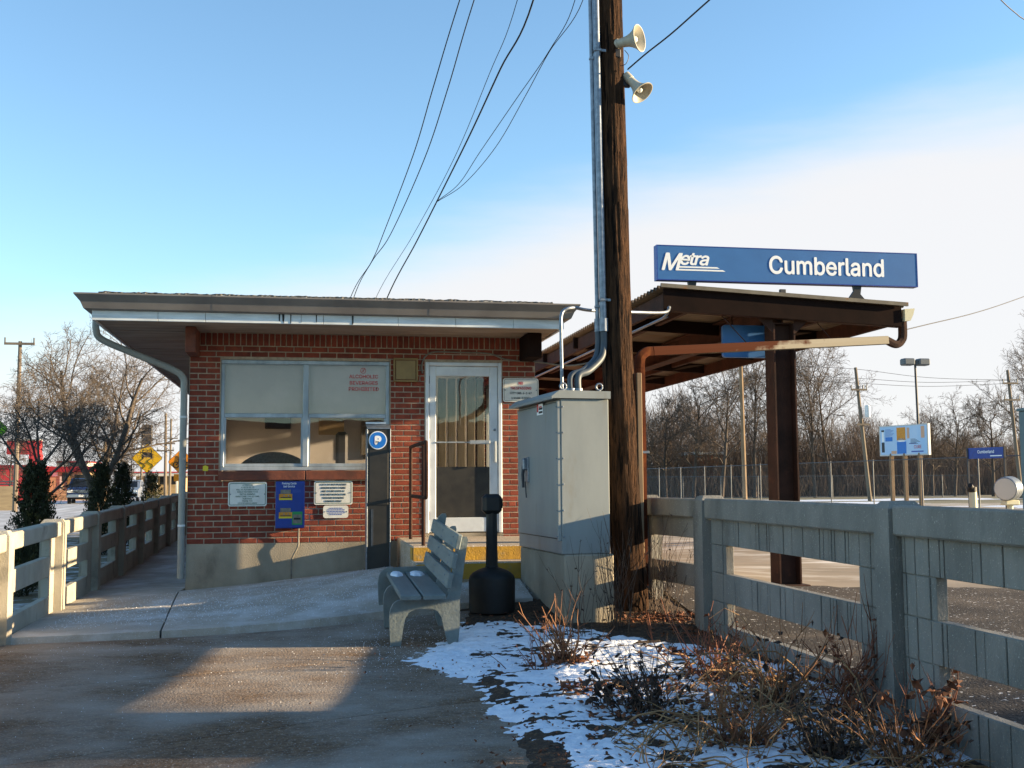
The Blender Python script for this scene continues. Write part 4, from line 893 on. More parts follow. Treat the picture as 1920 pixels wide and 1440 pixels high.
q = MB(); q.prism([(KX0 - .01, YC0 - .012, kz(KX0) + .0), (KX1 + .03, YC0 - .012, kz(KX1) + .0), (KX1 + .03, YC0 - .012, kz(KX1) + .042), (KX0 - .01, YC0 - .012, kz(KX0) + .042)], (0, .03, 0)); q.build('roof_edge_trim', 'roof_edge', CN)
COLY = (11.86, 18.2, 24.6, 31.0); CXC = 5.30
def ybeam(x, w, d, name, m='steel_brown', top=.0):
    q = MB(); z = kz(x) - top; q.span((x - w / 2, YC0 + .16, z - d), (x + w / 2, YC1 - .05, z - .02)); return q.build(name, m, CN)
ybeam(KX0 + .12, .05, .2, 'edge_beam'); ybeam(KX1 - .06, .05, .2, 'edge_beam')
q = MB(); z = kz(CXC) - .27; q.span((CXC - .1, YC0 + .16, z - .015), (CXC + .1, YC1 - .1, z)); q.span((CXC - .008, YC0 + .16, z), (CXC + .008, YC1 - .1, z + .24)); q.span((CXC - .1, YC0 + .16, z + .24), (CXC + .1, YC1 - .1, z + .255)); q.build('girder', 'steel_brown', CN)
for x in (4.45, 6.1): ybeam(x, .06, .1, 'purlin')
for k, y in enumerate(np.arange(YC0 + 2.1, YC1, 2.12)):
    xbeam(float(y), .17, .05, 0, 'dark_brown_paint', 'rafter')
for k, yc in enumerate(COLY):
    zb = G(CXC, yc) - .03; zt = kz(CXC) - .28; wf, dp, t = .26, .25, .018
    q = MB(); q.span((CXC - wf / 2, yc - dp / 2, zb), (CXC - wf / 2 + t, yc + dp / 2, zt)); q.span((CXC + wf / 2 - t, yc - dp / 2, zb), (CXC + wf / 2, yc + dp / 2, zt)); q.span((CXC - wf / 2 + t, yc - .008, zb), (CXC + wf / 2 - t, yc + .008, zt))
    C_ = q.build('column', 'steel_brown', CN)
    for s in (-1, 1):
        q = MB(); xa = CXC + s * wf / 2; q.prism([(xa, yc - .12, zt - .12), (xa + s * .25, yc - .12, zt + .12), (xa + s * .25, yc - .12, zt + .16), (xa, yc - .12, zt + .1)], (0, .016, 0)); q.build('gusset', 'steel_brown', C_)
    q = MB(); q.cspan((CXC - .2, yc - .2, zb - .02), (CXC + .2, yc + .2, zb + .045), .008); q.build('base_plate', 'steel_brown', C_)
# gutter on the right eave with end cap, drop elbow and the long leader back to the pole
gx = KX1 + .0; gz = KZ1 - .03
q = MB(); gp = [(gx, gz + .0), (gx + .125, gz + .01), (gx + .105, gz - .06), (gx + .07, gz - .13), (gx, gz - .14)]
q.prism([(x, YC0 + .02, z) for x, z in gp], (0, YC1 - YC0 - .1, 0)); q.build('gutter', 'cream_post', CN)
pw = bpy.data.materials.new('leader_paint'); pw.use_nodes = True; MATS['leader_paint'] = pw     # white paint with rust where it has flaked
_n = pw.node_tree.nodes; _l = pw.node_tree.links; _g = _n.new('ShaderNodeNewGeometry'); _s3 = _n.new('ShaderNodeSeparateXYZ'); _t = _n.new('ShaderNodeTexNoise'); _t.inputs['Scale'].default_value = 7; _t.inputs['Detail'].default_value = 8
_l.new(_g.outputs['Position'], _s3.inputs[0]); _l.new(_g.outputs['Position'], _t.inputs['Vector'])
_m1 = _n.new('ShaderNodeMath'); _m1.operation = 'MULTIPLY_ADD'; _m1.inputs[1].default_value = 1.9; _l.new(_t.outputs[0], _m1.inputs[0]); _l.new(_s3.outputs['X'], _m1.inputs[2])
_nz = _n.new('ShaderNodeSeparateXYZ'); _l.new(_g.outputs['Normal'], _nz.inputs[0])
_m2 = _n.new('ShaderNodeMath'); _m2.operation = 'SUBTRACT'; _l.new(_m1.outputs[0], _m2.inputs[0]); _l.new(_nz.outputs['Z'], _m2.inputs[1])
_r = _n.new('ShaderNodeMapRange'); _r.inputs[1].default_value = 5.75; _r.inputs[2].default_value = 6.2; _l.new(_m2.outputs[0], _r.inputs[0])
_x = _n.new('ShaderNodeMix'); _x.data_type = 'RGBA'; _x.inputs[6].default_value = (*lin((62, 30, 16)), 1); _x.inputs[7].default_value = (*lin((128, 124, 114)), 1); _l.new(_r.outputs[0], _x.inputs[0]); _l.new(_x.outputs[2], _n['Principled BSDF'].inputs['Base Color']); _n['Principled BSDF'].inputs['Roughness'].default_value = .9; _n['Principled BSDF'].inputs['Specular IOR Level'].default_value = .1
def rect_tube(P, w, h, name, m, n=16):
    """fluted leader pipe"""
    q = MB(); P = [Vector(p) for p in P]
    for i in range(len(P)):
        t = (P[min(i + 1, len(P) - 1)] - P[max(i - 1, 0)]).normalized(); side = Vector((0, 1, 0)) - t * t.y; side.normalize(); up = t.cross(side)
        for k in range(n):
            a = 2 * math.pi * k / n; ca, sa = math.cos(a), math.sin(a); f = (abs(ca) ** 5 + abs(sa) ** 5) ** (-.2); f *= 1 - .05 * (k % 2)
            q.v.append(tuple(P[i] + side * (ca * f * w / 2) + up * (sa * f * h / 2)))
    q.f = [(i * n + k, i * n + (k + 1) % n, (i + 1) * n + (k + 1) % n, (i + 1) * n + k) for i in range(len(P) - 1) for k in range(n)] + [tuple(range(n))[::-1], tuple(range((len(P) - 1) * n, len(P) * n))]
    return q.build(name, m, CN)
e0 = Vector((gx + .02, YC0 + .12, gz - .1)); l1 = pt(1662, 638, YC0 + .1); l0 = pt(1222, 659, 10.62)
rect_tube(bez([e0, e0 + Vector((0, 0, -.18)), e0 + Vector((-.02, 0, -.25)), e0 + Vector((-.09, -.01, -.30)), l1], 6), .085, .085, 'leader_elbow', 'steel_brown')
rect_tube([l1 + (l0 - l1) * t for t in np.linspace(0, 1, 30)], .085, .10, 'leader_pipe', 'leader_paint')
dn = pt(1199, 690, 10.6)
rect_tube(bez([l0, l0 + Vector((-.07, -.01, -.012)), Vector((dn.x + .01, 10.6, l0.z - .07)), dn], 6), .09, .10, 'leader_elbow', 'rusty_brown')
rect_tube([Vector((dn.x, 10.6, z)) for z in np.linspace(dn.z, .5, 8)], .085, .105, 'leader_pipe', 'rusty_brown')
q = MB(); zz = pt(1200, 848, 10.6).z; q.cspan((3.14, 10.545, zz - .012), (dn.x + .07, 10.55, zz + .012), .002); q.build('leader_strap', 'galvanised', CN)
for x in (4.6, 5.75):
    q = MB(); t = (x - l0.x) / (l1.x - l0.x); c = l0 + (l1 - l0) * t; q.tube([c, Vector((x - .02, YC0 + .2, kz(x) - .22))], .006, 5); q.build('hanger', 'steel_brown', CN)

# ------------------------------------------------------------------ station name board above the canopy edge
yS = YC0 + .1
tl, tr, bl, br = pt(1231.5, 457, yS), pt(1718.5, 478, yS), pt(1232, 523, yS), pt(1720, 538.5, yS)
zt, zb = (tl.z + tr.z) / 2, (bl.z + br.z) / 2; sx0, sx1 = tl.x, tr.x
SG = thing('station_name_sign', ((sx0 + sx1) / 2, yS, KZ0), 'long blue station name board with white lettering above the canopy edge', 'sign')
q = MB(); q.cspan((sx0, yS, zb), (sx1, yS + .10, zt), .006); q.build('board', 'blue_sign', SG)
q = MB(); fr = .005
for a, b in (((sx0 - .004, zb - .004), (sx1 + .004, zb + fr)), ((sx0 - .004, zt - fr), (sx1 + .004, zt + .004)), ((sx0 - .004, zb + fr), (sx0 + fr, zt - fr)), ((sx1 - fr, zb + fr), (sx1 + .004, zt - fr))): q.span((a[0], yS - .003, a[1]), (b[0], yS + .104, b[1]))
q.build('frame', 'dark_blue_sign', SG)
for u in (1300, 1610):
    x = pt(u, 530, yS).x
    q = MB(); q.prism([(x - .05, yS + .03, zb - .002), (x + .05, yS + .03, zb - .002), (x + .035, yS + .03, zb - .1), (x + .11, yS + .03, kz(x) + .04), (x - .13, yS + .03, kz(x) + .04), (x - .04, yS + .03, zb - .06)][::-1], (0, .04, 0)); q.build('bracket', 'tar', SG)
c = pt(1549, 500, yS - .002); ca = pt(1442, 498, yS).x; cb = pt(1657, 503, yS).x
o = text('Cumberland', .30, 'white_letters', SG, Matrix.Identity(4), bold=.013, align='CENTER'); me = o.data
vx = np.empty(len(me.vertices) * 3); me.vertices.foreach_get('co', vx); vx = vx.reshape(-1, 3); wx = vx[:, 0].max() - vx[:, 0].min()
hC = (pt(1465, 482, yS).z - pt(1465, 516, yS).z); capH = vx[:, 1].max() - vx[:, 1].min()
def fit(o, x0, x1, z0, z1, y):
    me = o.data; v = np.empty(len(me.vertices) * 3); me.vertices.foreach_get('co', v); v = v.reshape(-1, 3); a, b = v.min(0), v.max(0)
    sx_ = (x1 - x0) / (b[0] - a[0]); sz_ = (z1 - z0) / (b[1] - a[1])
    w_ = np.column_stack([x0 + (v[:, 0] - a[0]) * sx_, y - v[:, 2], z0 + (v[:, 1] - a[1]) * sz_]); me.vertices.foreach_set('co', w_.ravel()); me.update()
fit(o, ca, cb, c.z - hC * .5, c.z + hC * .52, yS - .003)
zc = pt(1300, 491, yS).z; u0 = pt(1240, 490, yS).x; u1 = pt(1330, 490, yS).x; hh = pt(1260, 473, yS).z - pt(1260, 506, yS).z
sh = .28
def skew(o, z0):
    for v in o.data.vertices: v.co.x += (v.co.z - z0) * sh
uM = u0 + (u1 - u0) * .335
o = text('M', .3, 'white_letters', SG, Matrix.Identity(4), bold=.014); fit(o, u0, uM + .01, zc - hh * .52, zc + hh * .48, yS - .003); skew(o, zc - hh * .5)
o = text('etra', .3, 'white_letters', SG, Matrix.Identity(4), bold=.014, space=.92); fit(o, uM + .0, u1 - .04, zc - hh * .20, zc + hh * .5, yS - .003); skew(o, zc - hh * .5)
for x1_, z_ in ((pt(1349, 500, yS).x, zc - hh * .31), (pt(1360, 507, yS).x, zc - hh * .47)):
    t2 = hh * .085; q = MB(); q.prism([(uM - .02, yS - .0035, z_ - t2 / 2), (x1_, yS - .0035, z_ - t2 / 2), (x1_ - .03, yS - .0035, z_ + t2 / 2), (uM - .0, yS - .0035, z_ + t2 / 2)], (0, .003, 0)); q.build('stripe', 'white_letters', SG)
q = MB(); x = pt(1470, 546, YC0 + .02).x; q.cspan((x - .04, YC0 + .03, kz(x) + .035), (x + .03, YC0 + .07, kz(x) + .09), .004); o = q.build('roof_bracket', 'dark_grey'); tag(o, 'small dark metal lug on the canopy edge under the name board', 'bracket')
# blue panel hanging below the roof left of the column
a, b = pt(1355, 609, 12.05), pt(1450, 671, 12.05)
q = MB(); q.prism(rrect((a.x + b.x) / 2, (a.z + b.z) / 2, b.x - a.x, a.z - b.z, .03, 12.05), (0, .05, 0)); HS = thing('hanging_sign', ((a.x + b.x) / 2, 12.05, b.z), 'plain blue panel hanging under the canopy left of the column', 'sign'); q.build('panel', 'blue_sign', HS)
for x in (a.x + .12, b.x - .12):
    q = MB(); q.tube([(x, 12.075, a.z), (x, 12.075, kz(x) - .02)], .01, 6); q.build('hanger', 'steel_brown', HS)

# ------------------------------------------------------------------ precast concrete fences
def fence(name, posts, ztop, label, sgn, mt, ribs, H, rail_h, bands, ph=None, ends=.34):
    """posts: list of (x, y). bands: (z0,z1) of solid panel below the rail, measured down from the top. sgn: side (+1/-1 in x) the rail stands proud on"""
    FN = thing(name, (posts[0][0], posts[0][1], G(*posts[0])), label, 'fence')
    random.seed(len(posts))
    for k, (x, y) in enumerate(posts):
        zt = ztop(y) + .012; zb = G(x, y) - .15; d = .115
        q = MB(); prof = [(-d, -.09), (d, -.09), (d, .09), (-d, .09)]
        q.add([(x + a, y + b, zb) for a, b in prof] + [(x + a, y + b, zt - .03) for a, b in prof] + [(x + a * .72, y + b * .6, zt + .012) for a, b in prof], [(3, 2, 1, 0), (8, 9, 10, 11)] + [(r * 4 + i, r * 4 + (i + 1) % 4, (r + 1) * 4 + (i + 1) % 4, (r + 1) * 4 + i) for r in range(2) for i in range(4)])
        q.build('post', mt, FN)
    for (xa, ya), (xb, yb) in zip(posts[:-1], posts[1:]):
        L = math.hypot(xb - xa, yb - ya); ux, uy = (xb - xa) / L, (yb - ya) / L; g = .095; ang = math.atan2(uy, ux)
        Mz = Matrix.Rotation(ang, 3, 'Z'); slope = (ztop(yb) - ztop(ya)) / L; Mz = Mz @ Matrix.Rotation(-math.atan(slope), 3, 'Y')
        def at(s, off, z): return Vector((xa + ux * s - uy * off, ya + uy * s + ux * off, z + ztop(ya) + slope * s))
        side = -sgn      # local +y offset points to -x when running +Y
        q = MB(); q.cbox(at(L / 2, side * .03, -rail_h / 2), (L - 2 * g, .13, rail_h), .012, Mz); q.build('top_rail', mt, FN)
        def block(s0, s1, z0, z1, th=.07, name='panel', m=mt):
            q = MB(); q.cbox(at((s0 + s1) / 2, 0, (z0 + z1) / 2), (s1 - s0, th, z1 - z0), .004, Mz); return q.build(name, m, FN)
        zz = [(-a, -b) for a, b in bands]
        for a, b in zz: block(g, L - g, b, a)
        for (a0, a1), (b0, b1) in zip(zz[:-1], zz[1:]):
            block(g, g + ends, b0, a1); block(L - g - ends, L - g, b0, a1)
        if ribs:
            s = g + .01
            while s < L - g - .05:
                w = min(random.choice((.045, .06, .085, .11, .15, .19, .27)), L - g - s - .01)
                for a, b in zz: 
                    q = MB(); th = random.uniform(.006, .012); q.cbox(at(s + w / 2, side * (.035 + th / 2), (a + b) / 2), (w - .011, th, abs(a - b) - .006), .004, Mz); q.build('rib', mt, FN)
                for (a0, a1), (b0, b1) in zip(zz[:-1], zz[1:]):
                    if s + w < g + ends or s > L - g - ends:
                        q = MB(); th = random.uniform(.006, .012); q.cbox(at(s + w / 2, side * (.035 + th / 2), (a1 + b0) / 2), (w - .011, th, abs(a1 - b0) - .01), .004, Mz); q.build('rib', mt, FN)
                s += w
    return FN
_fx = lambda y: 3.52 + .0138 * (y - 6.2)
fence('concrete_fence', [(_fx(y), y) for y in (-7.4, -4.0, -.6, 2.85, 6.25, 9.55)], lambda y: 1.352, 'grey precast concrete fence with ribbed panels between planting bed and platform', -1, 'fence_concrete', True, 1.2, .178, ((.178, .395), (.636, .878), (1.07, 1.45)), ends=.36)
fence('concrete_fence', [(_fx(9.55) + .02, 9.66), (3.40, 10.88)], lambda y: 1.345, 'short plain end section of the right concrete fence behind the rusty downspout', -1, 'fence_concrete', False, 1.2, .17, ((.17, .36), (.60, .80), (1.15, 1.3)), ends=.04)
_lx = lambda y: -2.52 - .022 * (y - 10.1)
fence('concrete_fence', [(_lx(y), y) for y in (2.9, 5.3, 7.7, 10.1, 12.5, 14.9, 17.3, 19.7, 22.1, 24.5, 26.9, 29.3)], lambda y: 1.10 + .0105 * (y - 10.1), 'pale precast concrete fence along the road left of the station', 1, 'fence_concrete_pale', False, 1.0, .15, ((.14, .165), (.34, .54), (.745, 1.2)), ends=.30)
# ------------------------------------------------------------------ bare trees
def grow(mb, rng, p, d, L, r, lv, P):
    n = P['seg'][lv]; pts = [p]; ds = [d]
    for i in range(n):
        w = P['wob'][lv]; d = (d + Vector((rng.uniform(-w, w), rng.uniform(-w, w), rng.uniform(-w, w) + P['up'][lv]))).normalized(); p = p + d * (L / n); pts.append(p); ds.append(d)
    e = P['tip'][lv]; mb.tube(pts, [r * (1 - (1 - e) * i / n) for i in range(n + 1)], P['sides'][lv], cap=False)
    if lv + 1 < len(P['seg']):
        k = P['kids'][lv]; k = k if isinstance(k, int) else rng.randint(*k)
        for c in range(k):
            t = P['t0'][lv] + (1 - P['t0'][lv]) * ((c + rng.random()) / k); i = min(n - 1, int(t * n)); q = pts[i].lerp(pts[i + 1], t * n - i); dd = ds[i + 1]
            a = R(rng.uniform(*P['ang'][lv])); az = 2.399 * c + rng.uniform(-.6, .6); o = dd.orthogonal().normalized(); o.rotate(Matrix.Rotation(az, 3, dd)); nd = (dd * math.cos(a) + o * math.sin(a)).normalized()
            grow(mb, rng, q, nd, L * P['len'][lv] * rng.uniform(.7, 1.2) * (1.15 - .45 * t if lv else 1), max(P['rmin'], r * P['rad'][lv] * (1 - .4 * t)), lv + 1, P)
NEAR = dict(seg=[5, 5, 5, 4, 3, 2], wob=[.06, .16, .26, .34, .4, .4], up=[.0, .10, .07, .05, .04, .02], tip=[.8, .4, .4, .4, .5, .5], sides=[10, 7, 5, 4, 3, 3], kids=[6, 8, 8, 6, 4], t0=[.6, .2, .15, .12, .1], ang=[(36, 68), (30, 65), (30, 68), (30, 70), (25, 60)], len=[.95, .62, .56, .52, .55], rad=[.5, .42, .45, .5, .6], rmin=.0036)
FORK = dict(NEAR, kids=[5, 8, 8, 6, 4], t0=[.72, .22, .15, .12, .1], ang=[(18, 46), (32, 68), (30, 65), (30, 70), (25, 60)], len=[2.2, .58, .54, .52, .55], rad=[.68, .42, .45, .5, .6])
FARP = dict(seg=[7, 5, 4, 3, 2], wob=[.07, .2, .28, .32, .35], up=[.02, .06, .05, .04, .03], tip=[.25, .3, .35, .4, .5], sides=[7, 5, 4, 3, 3], kids=[13, 8, 7, 5], t0=[.28, .2, .15, .15], ang=[(25, 60), (28, 60), (28, 60), (25, 60)], len=[.42, .5, .5, .5], rad=[.42, .5, .5, .55], rmin=.011)
def bare_tree(name, seed, P, h, r, label, group, bark='bark', twig='twig', lean=(0, 0)):
    rng = random.Random(seed); t_ = thing(name, (0, 0, 0), label, 'tree', group)
    mb = MB(); Q = dict(P); grow(mb, rng, Vector((0, 0, -.15)), Vector((lean[0], lean[1], 1)).normalized(), h, r, 0, Q)
    # trunk and limbs carry bark; the rest is the crown: split by tube thickness through build order
    s0 = P['sides'][0]; nt = (P['seg'][0] + 1) * s0; tr = MB(); tr.v = mb.v[:nt]; nf = P['seg'][0] * s0; tr.f = mb.f[:nf]; tr.build('trunk', bark, t_, smooth=True)
    cr = MB(); cr.v = mb.v[nt:]; cr.f = [tuple(i - nt for i in f) for f in mb.f[nf:]]; cr.build('crown', twig, t_, smooth=True)
    return t_
def at_ground(x, X): p = pX(x, 905, X); return Vector((p.x, p.y, G(p.x, p.y) - .05))
t = bare_tree('bare_tree', 11, NEAR, 1.95, .085, 'bare tree with a single dark trunk behind the first conifer', 'street trees', lean=(-.06, 0)); t.location = at_ground(93, -5.2); t.scale = (1.12, 1.12, 1.05)
t = bare_tree('bare_tree', 23, FORK, 1.25, .16, 'larger bare tree with forked trunk behind the two dark conifers', 'street trees', lean=(.02, 0)); t.location = at_ground(176, -5.3); t.scale = (1.3, 1.3, 1.16)
protos = [bare_tree('bare_tree', 31 + k, FARP, (8.0, 9.5, 6.5, 10.5)[k], (.17, .16, .16, .15)[k], 'x', 'trees along the tracks', 'far_twig', 'far_twig') for k in range(4)]
far = [  # photo x, distance, prototype, scale, turn, label
    (1248, 92, 2, 1.1, .3, 'leftmost bushy bare tree right beside the rusty downspout'), (1300, 88, 0, 1.0, 1.2, 'bare tree behind the small brick hut'), (1352, 84, 0, 1.12, 2.0, 'spreading bare tree just left of the slim wooden pole'),
    (1415, 86, 1, 1.08, 3.3, 'tall bare tree between slim wooden pole and canopy column'), (1448, 90, 3, .93, .5, 'tall bare tree directly behind the canopy column'), (1528, 86, 1, 1.05, 4.1, 'tall bare tree just right of the canopy column'),
    (1556, 88, 3, .98, 2.2, 'thin tall bare tree left of the leaning utility pole'), (1636, 95, 2, .85, 1.0, 'round bushy bare tree behind the leaning utility pole'), (1690, 105, 2, .8, 5.0, 'low bare tree left of the lamp post'),
    (1748, 88, 0, .76, 3.0, 'bare tree right behind the billboard'), (1790, 86, 0, .82, .9, 'bare tree between billboard and small blue sign'), (1862, 84, 2, 1.02, 4.4, 'bare tree above the small blue station sign'), (1925, 78, 1, 1.0, 2.6, 'rightmost bare tree at the picture edge')]
for k, (x, Y, pk, sc, rz, lab) in enumerate(far):
    p = pt(x, 905, Y); o = copy_tree(protos[pk]); o.location = (p.x, p.y, .1); o.scale = (sc, sc, sc); o.rotation_euler = (0, 0, rz); o['label'] = lab
for x, Y, pk, sc, rz, lab in ((118, 150, 2, .75, 1, 'far bare tree above the low shop'), (20, 95, 2, .7, 2, 'bare tree in front of the red building'), (248, 130, 2, .72, 3, 'far bare tree left of the slippery road sign'), (215, 140, 2, .55, 5, 'small far bare tree behind the dark conifers')):
    p = pt(x, 905, Y); o = copy_tree(protos[pk]); o.location = (p.x, p.y, .1); o.scale = (sc, sc, sc); o.rotation_euler = (0, 0, rz); o['label'] = lab; o['group'] = 'trees beyond the road'
for o in protos:
    for c in [x for x in bpy.data.objects if x.parent == o]: bpy.data.objects.remove(c, do_unlink=True)
    bpy.data.objects.remove(o, do_unlink=True)
# dense scrub along the tracks
rng = random.Random(77); q = MB()
prof = [(1190, 700), (1230, 725), (1290, 715), (1340, 735), (1400, 750), (1450, 770), (1500, 765), (1545, 780), (1585, 765), (1620, 745), (1650, 765), (1680, 790), (1720, 775), (1760, 770), (1830, 785), (1880, 800), (1960, 775)]
pxs, pys = zip(*prof)
for i in range(72000):
    x = rng.uniform(1190, 1960); top = float(np.interp(x, pxs, pys)) + 28 * noise.noise(Vector((x * .03, 1.3, 0))); Y = rng.uniform(92, 118); p = pt(x, 905, Y); hz = pt(x, top, Y).z
    h = max(1.0, hz * (1 - .75 * rng.random() ** 1.6)); z0 = rng.uniform(0, max(.1, h - 2.2)) ; z0 = z0 if rng.random() < .75 else 0
    a = rng.uniform(0, 6.28); l = rng.uniform(.2, 1.1); b = Vector((p.x, p.y, z0)); e = b + Vector((math.cos(a) * l, math.sin(a) * l, rng.uniform(.9, 2.2)))
    m1 = b.lerp(e, .5) + Vector((rng.uniform(-.2, .2), rng.uniform(-.2, .2), .1)); r = rng.uniform(.008, .022)
    q.tube([b, m1, e], [r, r * .8, r * .3], 3, cap=False)
o = q.build('scrub', 'far_brush', kind='stuff'); tag(o, 'dense brown leafless scrub along the far side of the tracks', 'scrub', kind='stuff')

# ------------------------------------------------------------------ conifers behind the left fence
def conifer(x, X, h, w, label, seed, n=2600):
    p = at_ground(x, X); rng = random.Random(seed); t_ = thing('conifer', p, label, 'conifer', 'conifers along the left fence')
    q = MB(); q.tube([p, p + Vector((0, 0, h * .9))], [.035, .008], 6); q.build('trunk', 'bark', t_)
    q = MB(); q.rnd = []
    # upright sprays set round the stem, each a cluster of scale leaves
    ns = max(80, n // 15)
    for k in range(ns):
        zz = h * (.03 + .9 * ((k + rng.random()) / ns) ** 1.1); f = 1 - zz / h; a = 2.399 * k + rng.uniform(-.5, .5); env = w / 2 * min(1, f * 1.7 + .06) ** .8 * rng.uniform(.62, 1.12); ln = rng.uniform(.16, .34) * (.5 + .6 * f); out = Vector((math.cos(a), math.sin(a), 0)); tip = out * .42 + Vector((0, 0, 1)); tip.normalize()
        b0 = p + out * (env * .35) + Vector((0, 0, zz - ln * .35)); shade = rng.random()
        for m in range(64):
            t = rng.random(); c = b0 + out * (env * .62 * t) + tip * (ln * t) + Vector((rng.gauss(0, .03), rng.gauss(0, .03), rng.gauss(0, .04))) * (1.15 - .7 * t); s = rng.uniform(.012, .029)
            d = (tip + Vector((rng.uniform(-.7, .7), rng.uniform(-.7, .7), rng.uniform(-.2, .6)))).normalized(); sd = d.cross(Vector((rng.uniform(-1, 1), rng.uniform(-1, 1), rng.uniform(-.3, .3)))).normalized()
            q.add([c, c + d * s * .9 + sd * s * .42, c + d * s * 1.9, c + d * s * .9 - sd * s * .42], [(0, 1, 2, 3)]); q.rnd.append((shade * .7 + .3 * rng.random()) % 1)
    q.build('foliage', 'evergreen', t_); return t_
conifer(66, -3.75, 1.80, .52, 'nearest conifer, tall and brownish at its foot', 3, 4600)
conifer(34, -3.6, .85, .5, 'very small low conifer at the foot of the nearest one', 4, 1200)
conifer(190, -3.85, 1.86, .50, 'left of the two dark conifers behind the fence', 5, 3600)
conifer(229, -3.9, 1.9, .48, 'right of the two dark conifers behind the fence', 6, 3600)
conifer(285, -3.95, 1.7, .54, 'farthest small conifer below the slippery road sign', 7, 2600)

# ------------------------------------------------------------------ road signs
def diamond(name, x, y, Y, half, face, label, post=True):
    c = pt(x, y, Y); hd = half * (c - EYE).dot(FWD) / F; t_ = thing(name, (c.x, Y, G(c.x, Y)), label, 'sign')
    def dia(h, r, yy):
        P = []
        for a in (0, 90, 180, 270):
            tip = Vector((math.cos(R(a)), 0, math.sin(R(a))))
            for s in (-1, 1): b = Vector((math.cos(R(a + s * 90)), 0, math.sin(R(a + s * 90)))); P.append(Vector((c.x, yy, c.z)) + tip * (h - r) + b * r)
        return P
    q = MB(); q.prism(dia(hd, .03, Y), (0, .006, 0)); q.build('border', 'black_letters', t_)
    q = MB(); q.prism(dia(hd * .965, .03, Y - .004), (0, .003, 0)); q.build('face', face, t_)
    if post:
        q = MB(); q.span((c.x - .03, Y + .007, G(c.x, Y) - .1), (c.x + .03, Y + .05, c.z + hd * .9)); q.build('post', 'fence_steel', t_)
    return t_, c, hd
t_, c, hd = diamond('slippery_road_sign', 276, 859, 40, 28.5, 'sign_yellow', 'yellow diamond sign showing a skidding car')
q = MB(); yy = 40 - .007; S = hd / .55
def bx(x0, z0, x1, z1): q.prism([(c.x + x0 * S, yy, c.z + z0 * S), (c.x + x1 * S, yy, c.z + z0 * S), (c.x + x1 * S, yy, c.z + z1 * S), (c.x + x0 * S, yy, c.z + z1 * S)], (0, .002, 0))
bx(-.19, .03, .19, .15); q.prism([(c.x - .17 * S, yy, c.z + .15 * S), (c.x + .17 * S, yy, c.z + .15 * S), (c.x + .15 * S, yy, c.z + .20 * S), (c.x - .15 * S, yy, c.z + .20 * S)], (0, .002, 0))
bx(-.165, .201, -.14, .28); bx(.14, .201, .165, .28); bx(-.165, .28, .165, .305); bx(-.19, -.02, -.12, .03); bx(.12, -.02, .19, .03); q.build('car_symbol', 'black_letters', t_)
q = MB()
for s in (-.15, .12): q.tube(bez([(c.x + (s + a) * S, yy, c.z + z * S) for a, z in ((0, -.03), (-.06, -.07), (-.10, -.13), (-.02, -.19), (.06, -.24), (.07, -.30), (0, -.37))], 5), .012 * S, 5)
q.build('skid_lines', 'black_letters', t_)
t_, c, hd = diamond('orange_warning_sign', 340, 866, 38, 25, 'sign_orange', 'orange diamond warning sign with a cyclist beside the downspout')
q = MB(); yy = 38 - .007
for dx in (-.16, .16): q.tube([(c.x + dx + .09 * math.cos(a), yy, c.z - .1 + .09 * math.sin(a)) for a in [2 * math.pi * k / 16 for k in range(17)]], .016, 5)
q.tube([(c.x - .16, yy, c.z - .1), (c.x - .05, yy, c.z + .02), (c.x + .12, yy, c.z + .02), (c.x + .16, yy, c.z - .1)], .018, 5); q.tube([(c.x - .08, yy, c.z), (c.x - .04, yy, c.z + .2), (c.x + .1, yy, c.z + .08)], .025, 5); q.lathe([(.045, 0), (.045, .002)], 12, rotx((c.x - .02, yy, c.z + .26))); q.build('cyclist_symbol', 'black_letters', t_)
a_, b_ = pt(326, 889, 38), pt(346, 902, 38); q = MB(); q.span((a_.x, 37.99, b_.z), (b_.x, 38.0, a_.z)); q.build('plaque', 'sign_orange', t_)
diamond('green_warning_sign', -9, 805, 26, 24.5, 'sign_green', 'fluorescent green diamond sign cut by the left picture edge')

# ------------------------------------------------------------------ poles and lamps
def far_pole(name, x, ytop, Y, r, label, cat, arms=(), m='far_pole', lean=0.0, group='poles in the distance', extra=None):
    top = pt(x, ytop, Y); zb = 0.05; bx_ = top.x + lean; t_ = thing(name, (bx_, Y, zb), label, cat, group)
    q = MB(); q.tube([(bx_, Y, zb), (top.x, Y, top.z)], [r, r * .7], 8); q.build('shaft', m, t_, smooth='auto')
    for ya, w, pins in arms:
        ca = pt(x, ya, Y); cx_ = top.x + (bx_ - top.x) * (top.z - ca.z) / (top.z - zb); A_ = MB(); A_.box((cx_, Y - r, ca.z), (w, .1, .12)); AA = A_.build('crossarm', m, t_)
        for s in pins: k = MB(); k.tube([(cx_ + s * w / 2, Y - r, ca.z + .05), (cx_ + s * w / 2, Y - r, ca.z + .32)], .045, 6); k.build('insulator', 'far_steel', AA)
    return t_, top
far_pole('utility_pole', 38, 640, 62, .13, 'wooden utility pole with crossarm rising behind the bare street trees', 'pole', ((645, 1.5, (-.95, .95)),))
far_pole('utility_pole', 311, 775, 112, .16, 'slim far utility pole right of the slippery road sign', 'pole', ((832, 1.8, (-.9, .9)), (845, 1.6, (-.9, .9))), lean=.1)
far_pole('utility_pole', 321, 785, 135, .15, 'farthest slim utility pole beside the downspout', 'pole', ((822, 1.6, (-.9, .9)),))
far_pole('utility_pole', 267, 805, 140, .15, 'far utility pole behind the slippery road sign', 'pole', ((829, 2.4, (-.9, .9)),))
far_pole('utility_pole', 198, 820, 75, .16, 'pale wooden pole between the forked tree and conifers', 'pole', m='wood_grey')
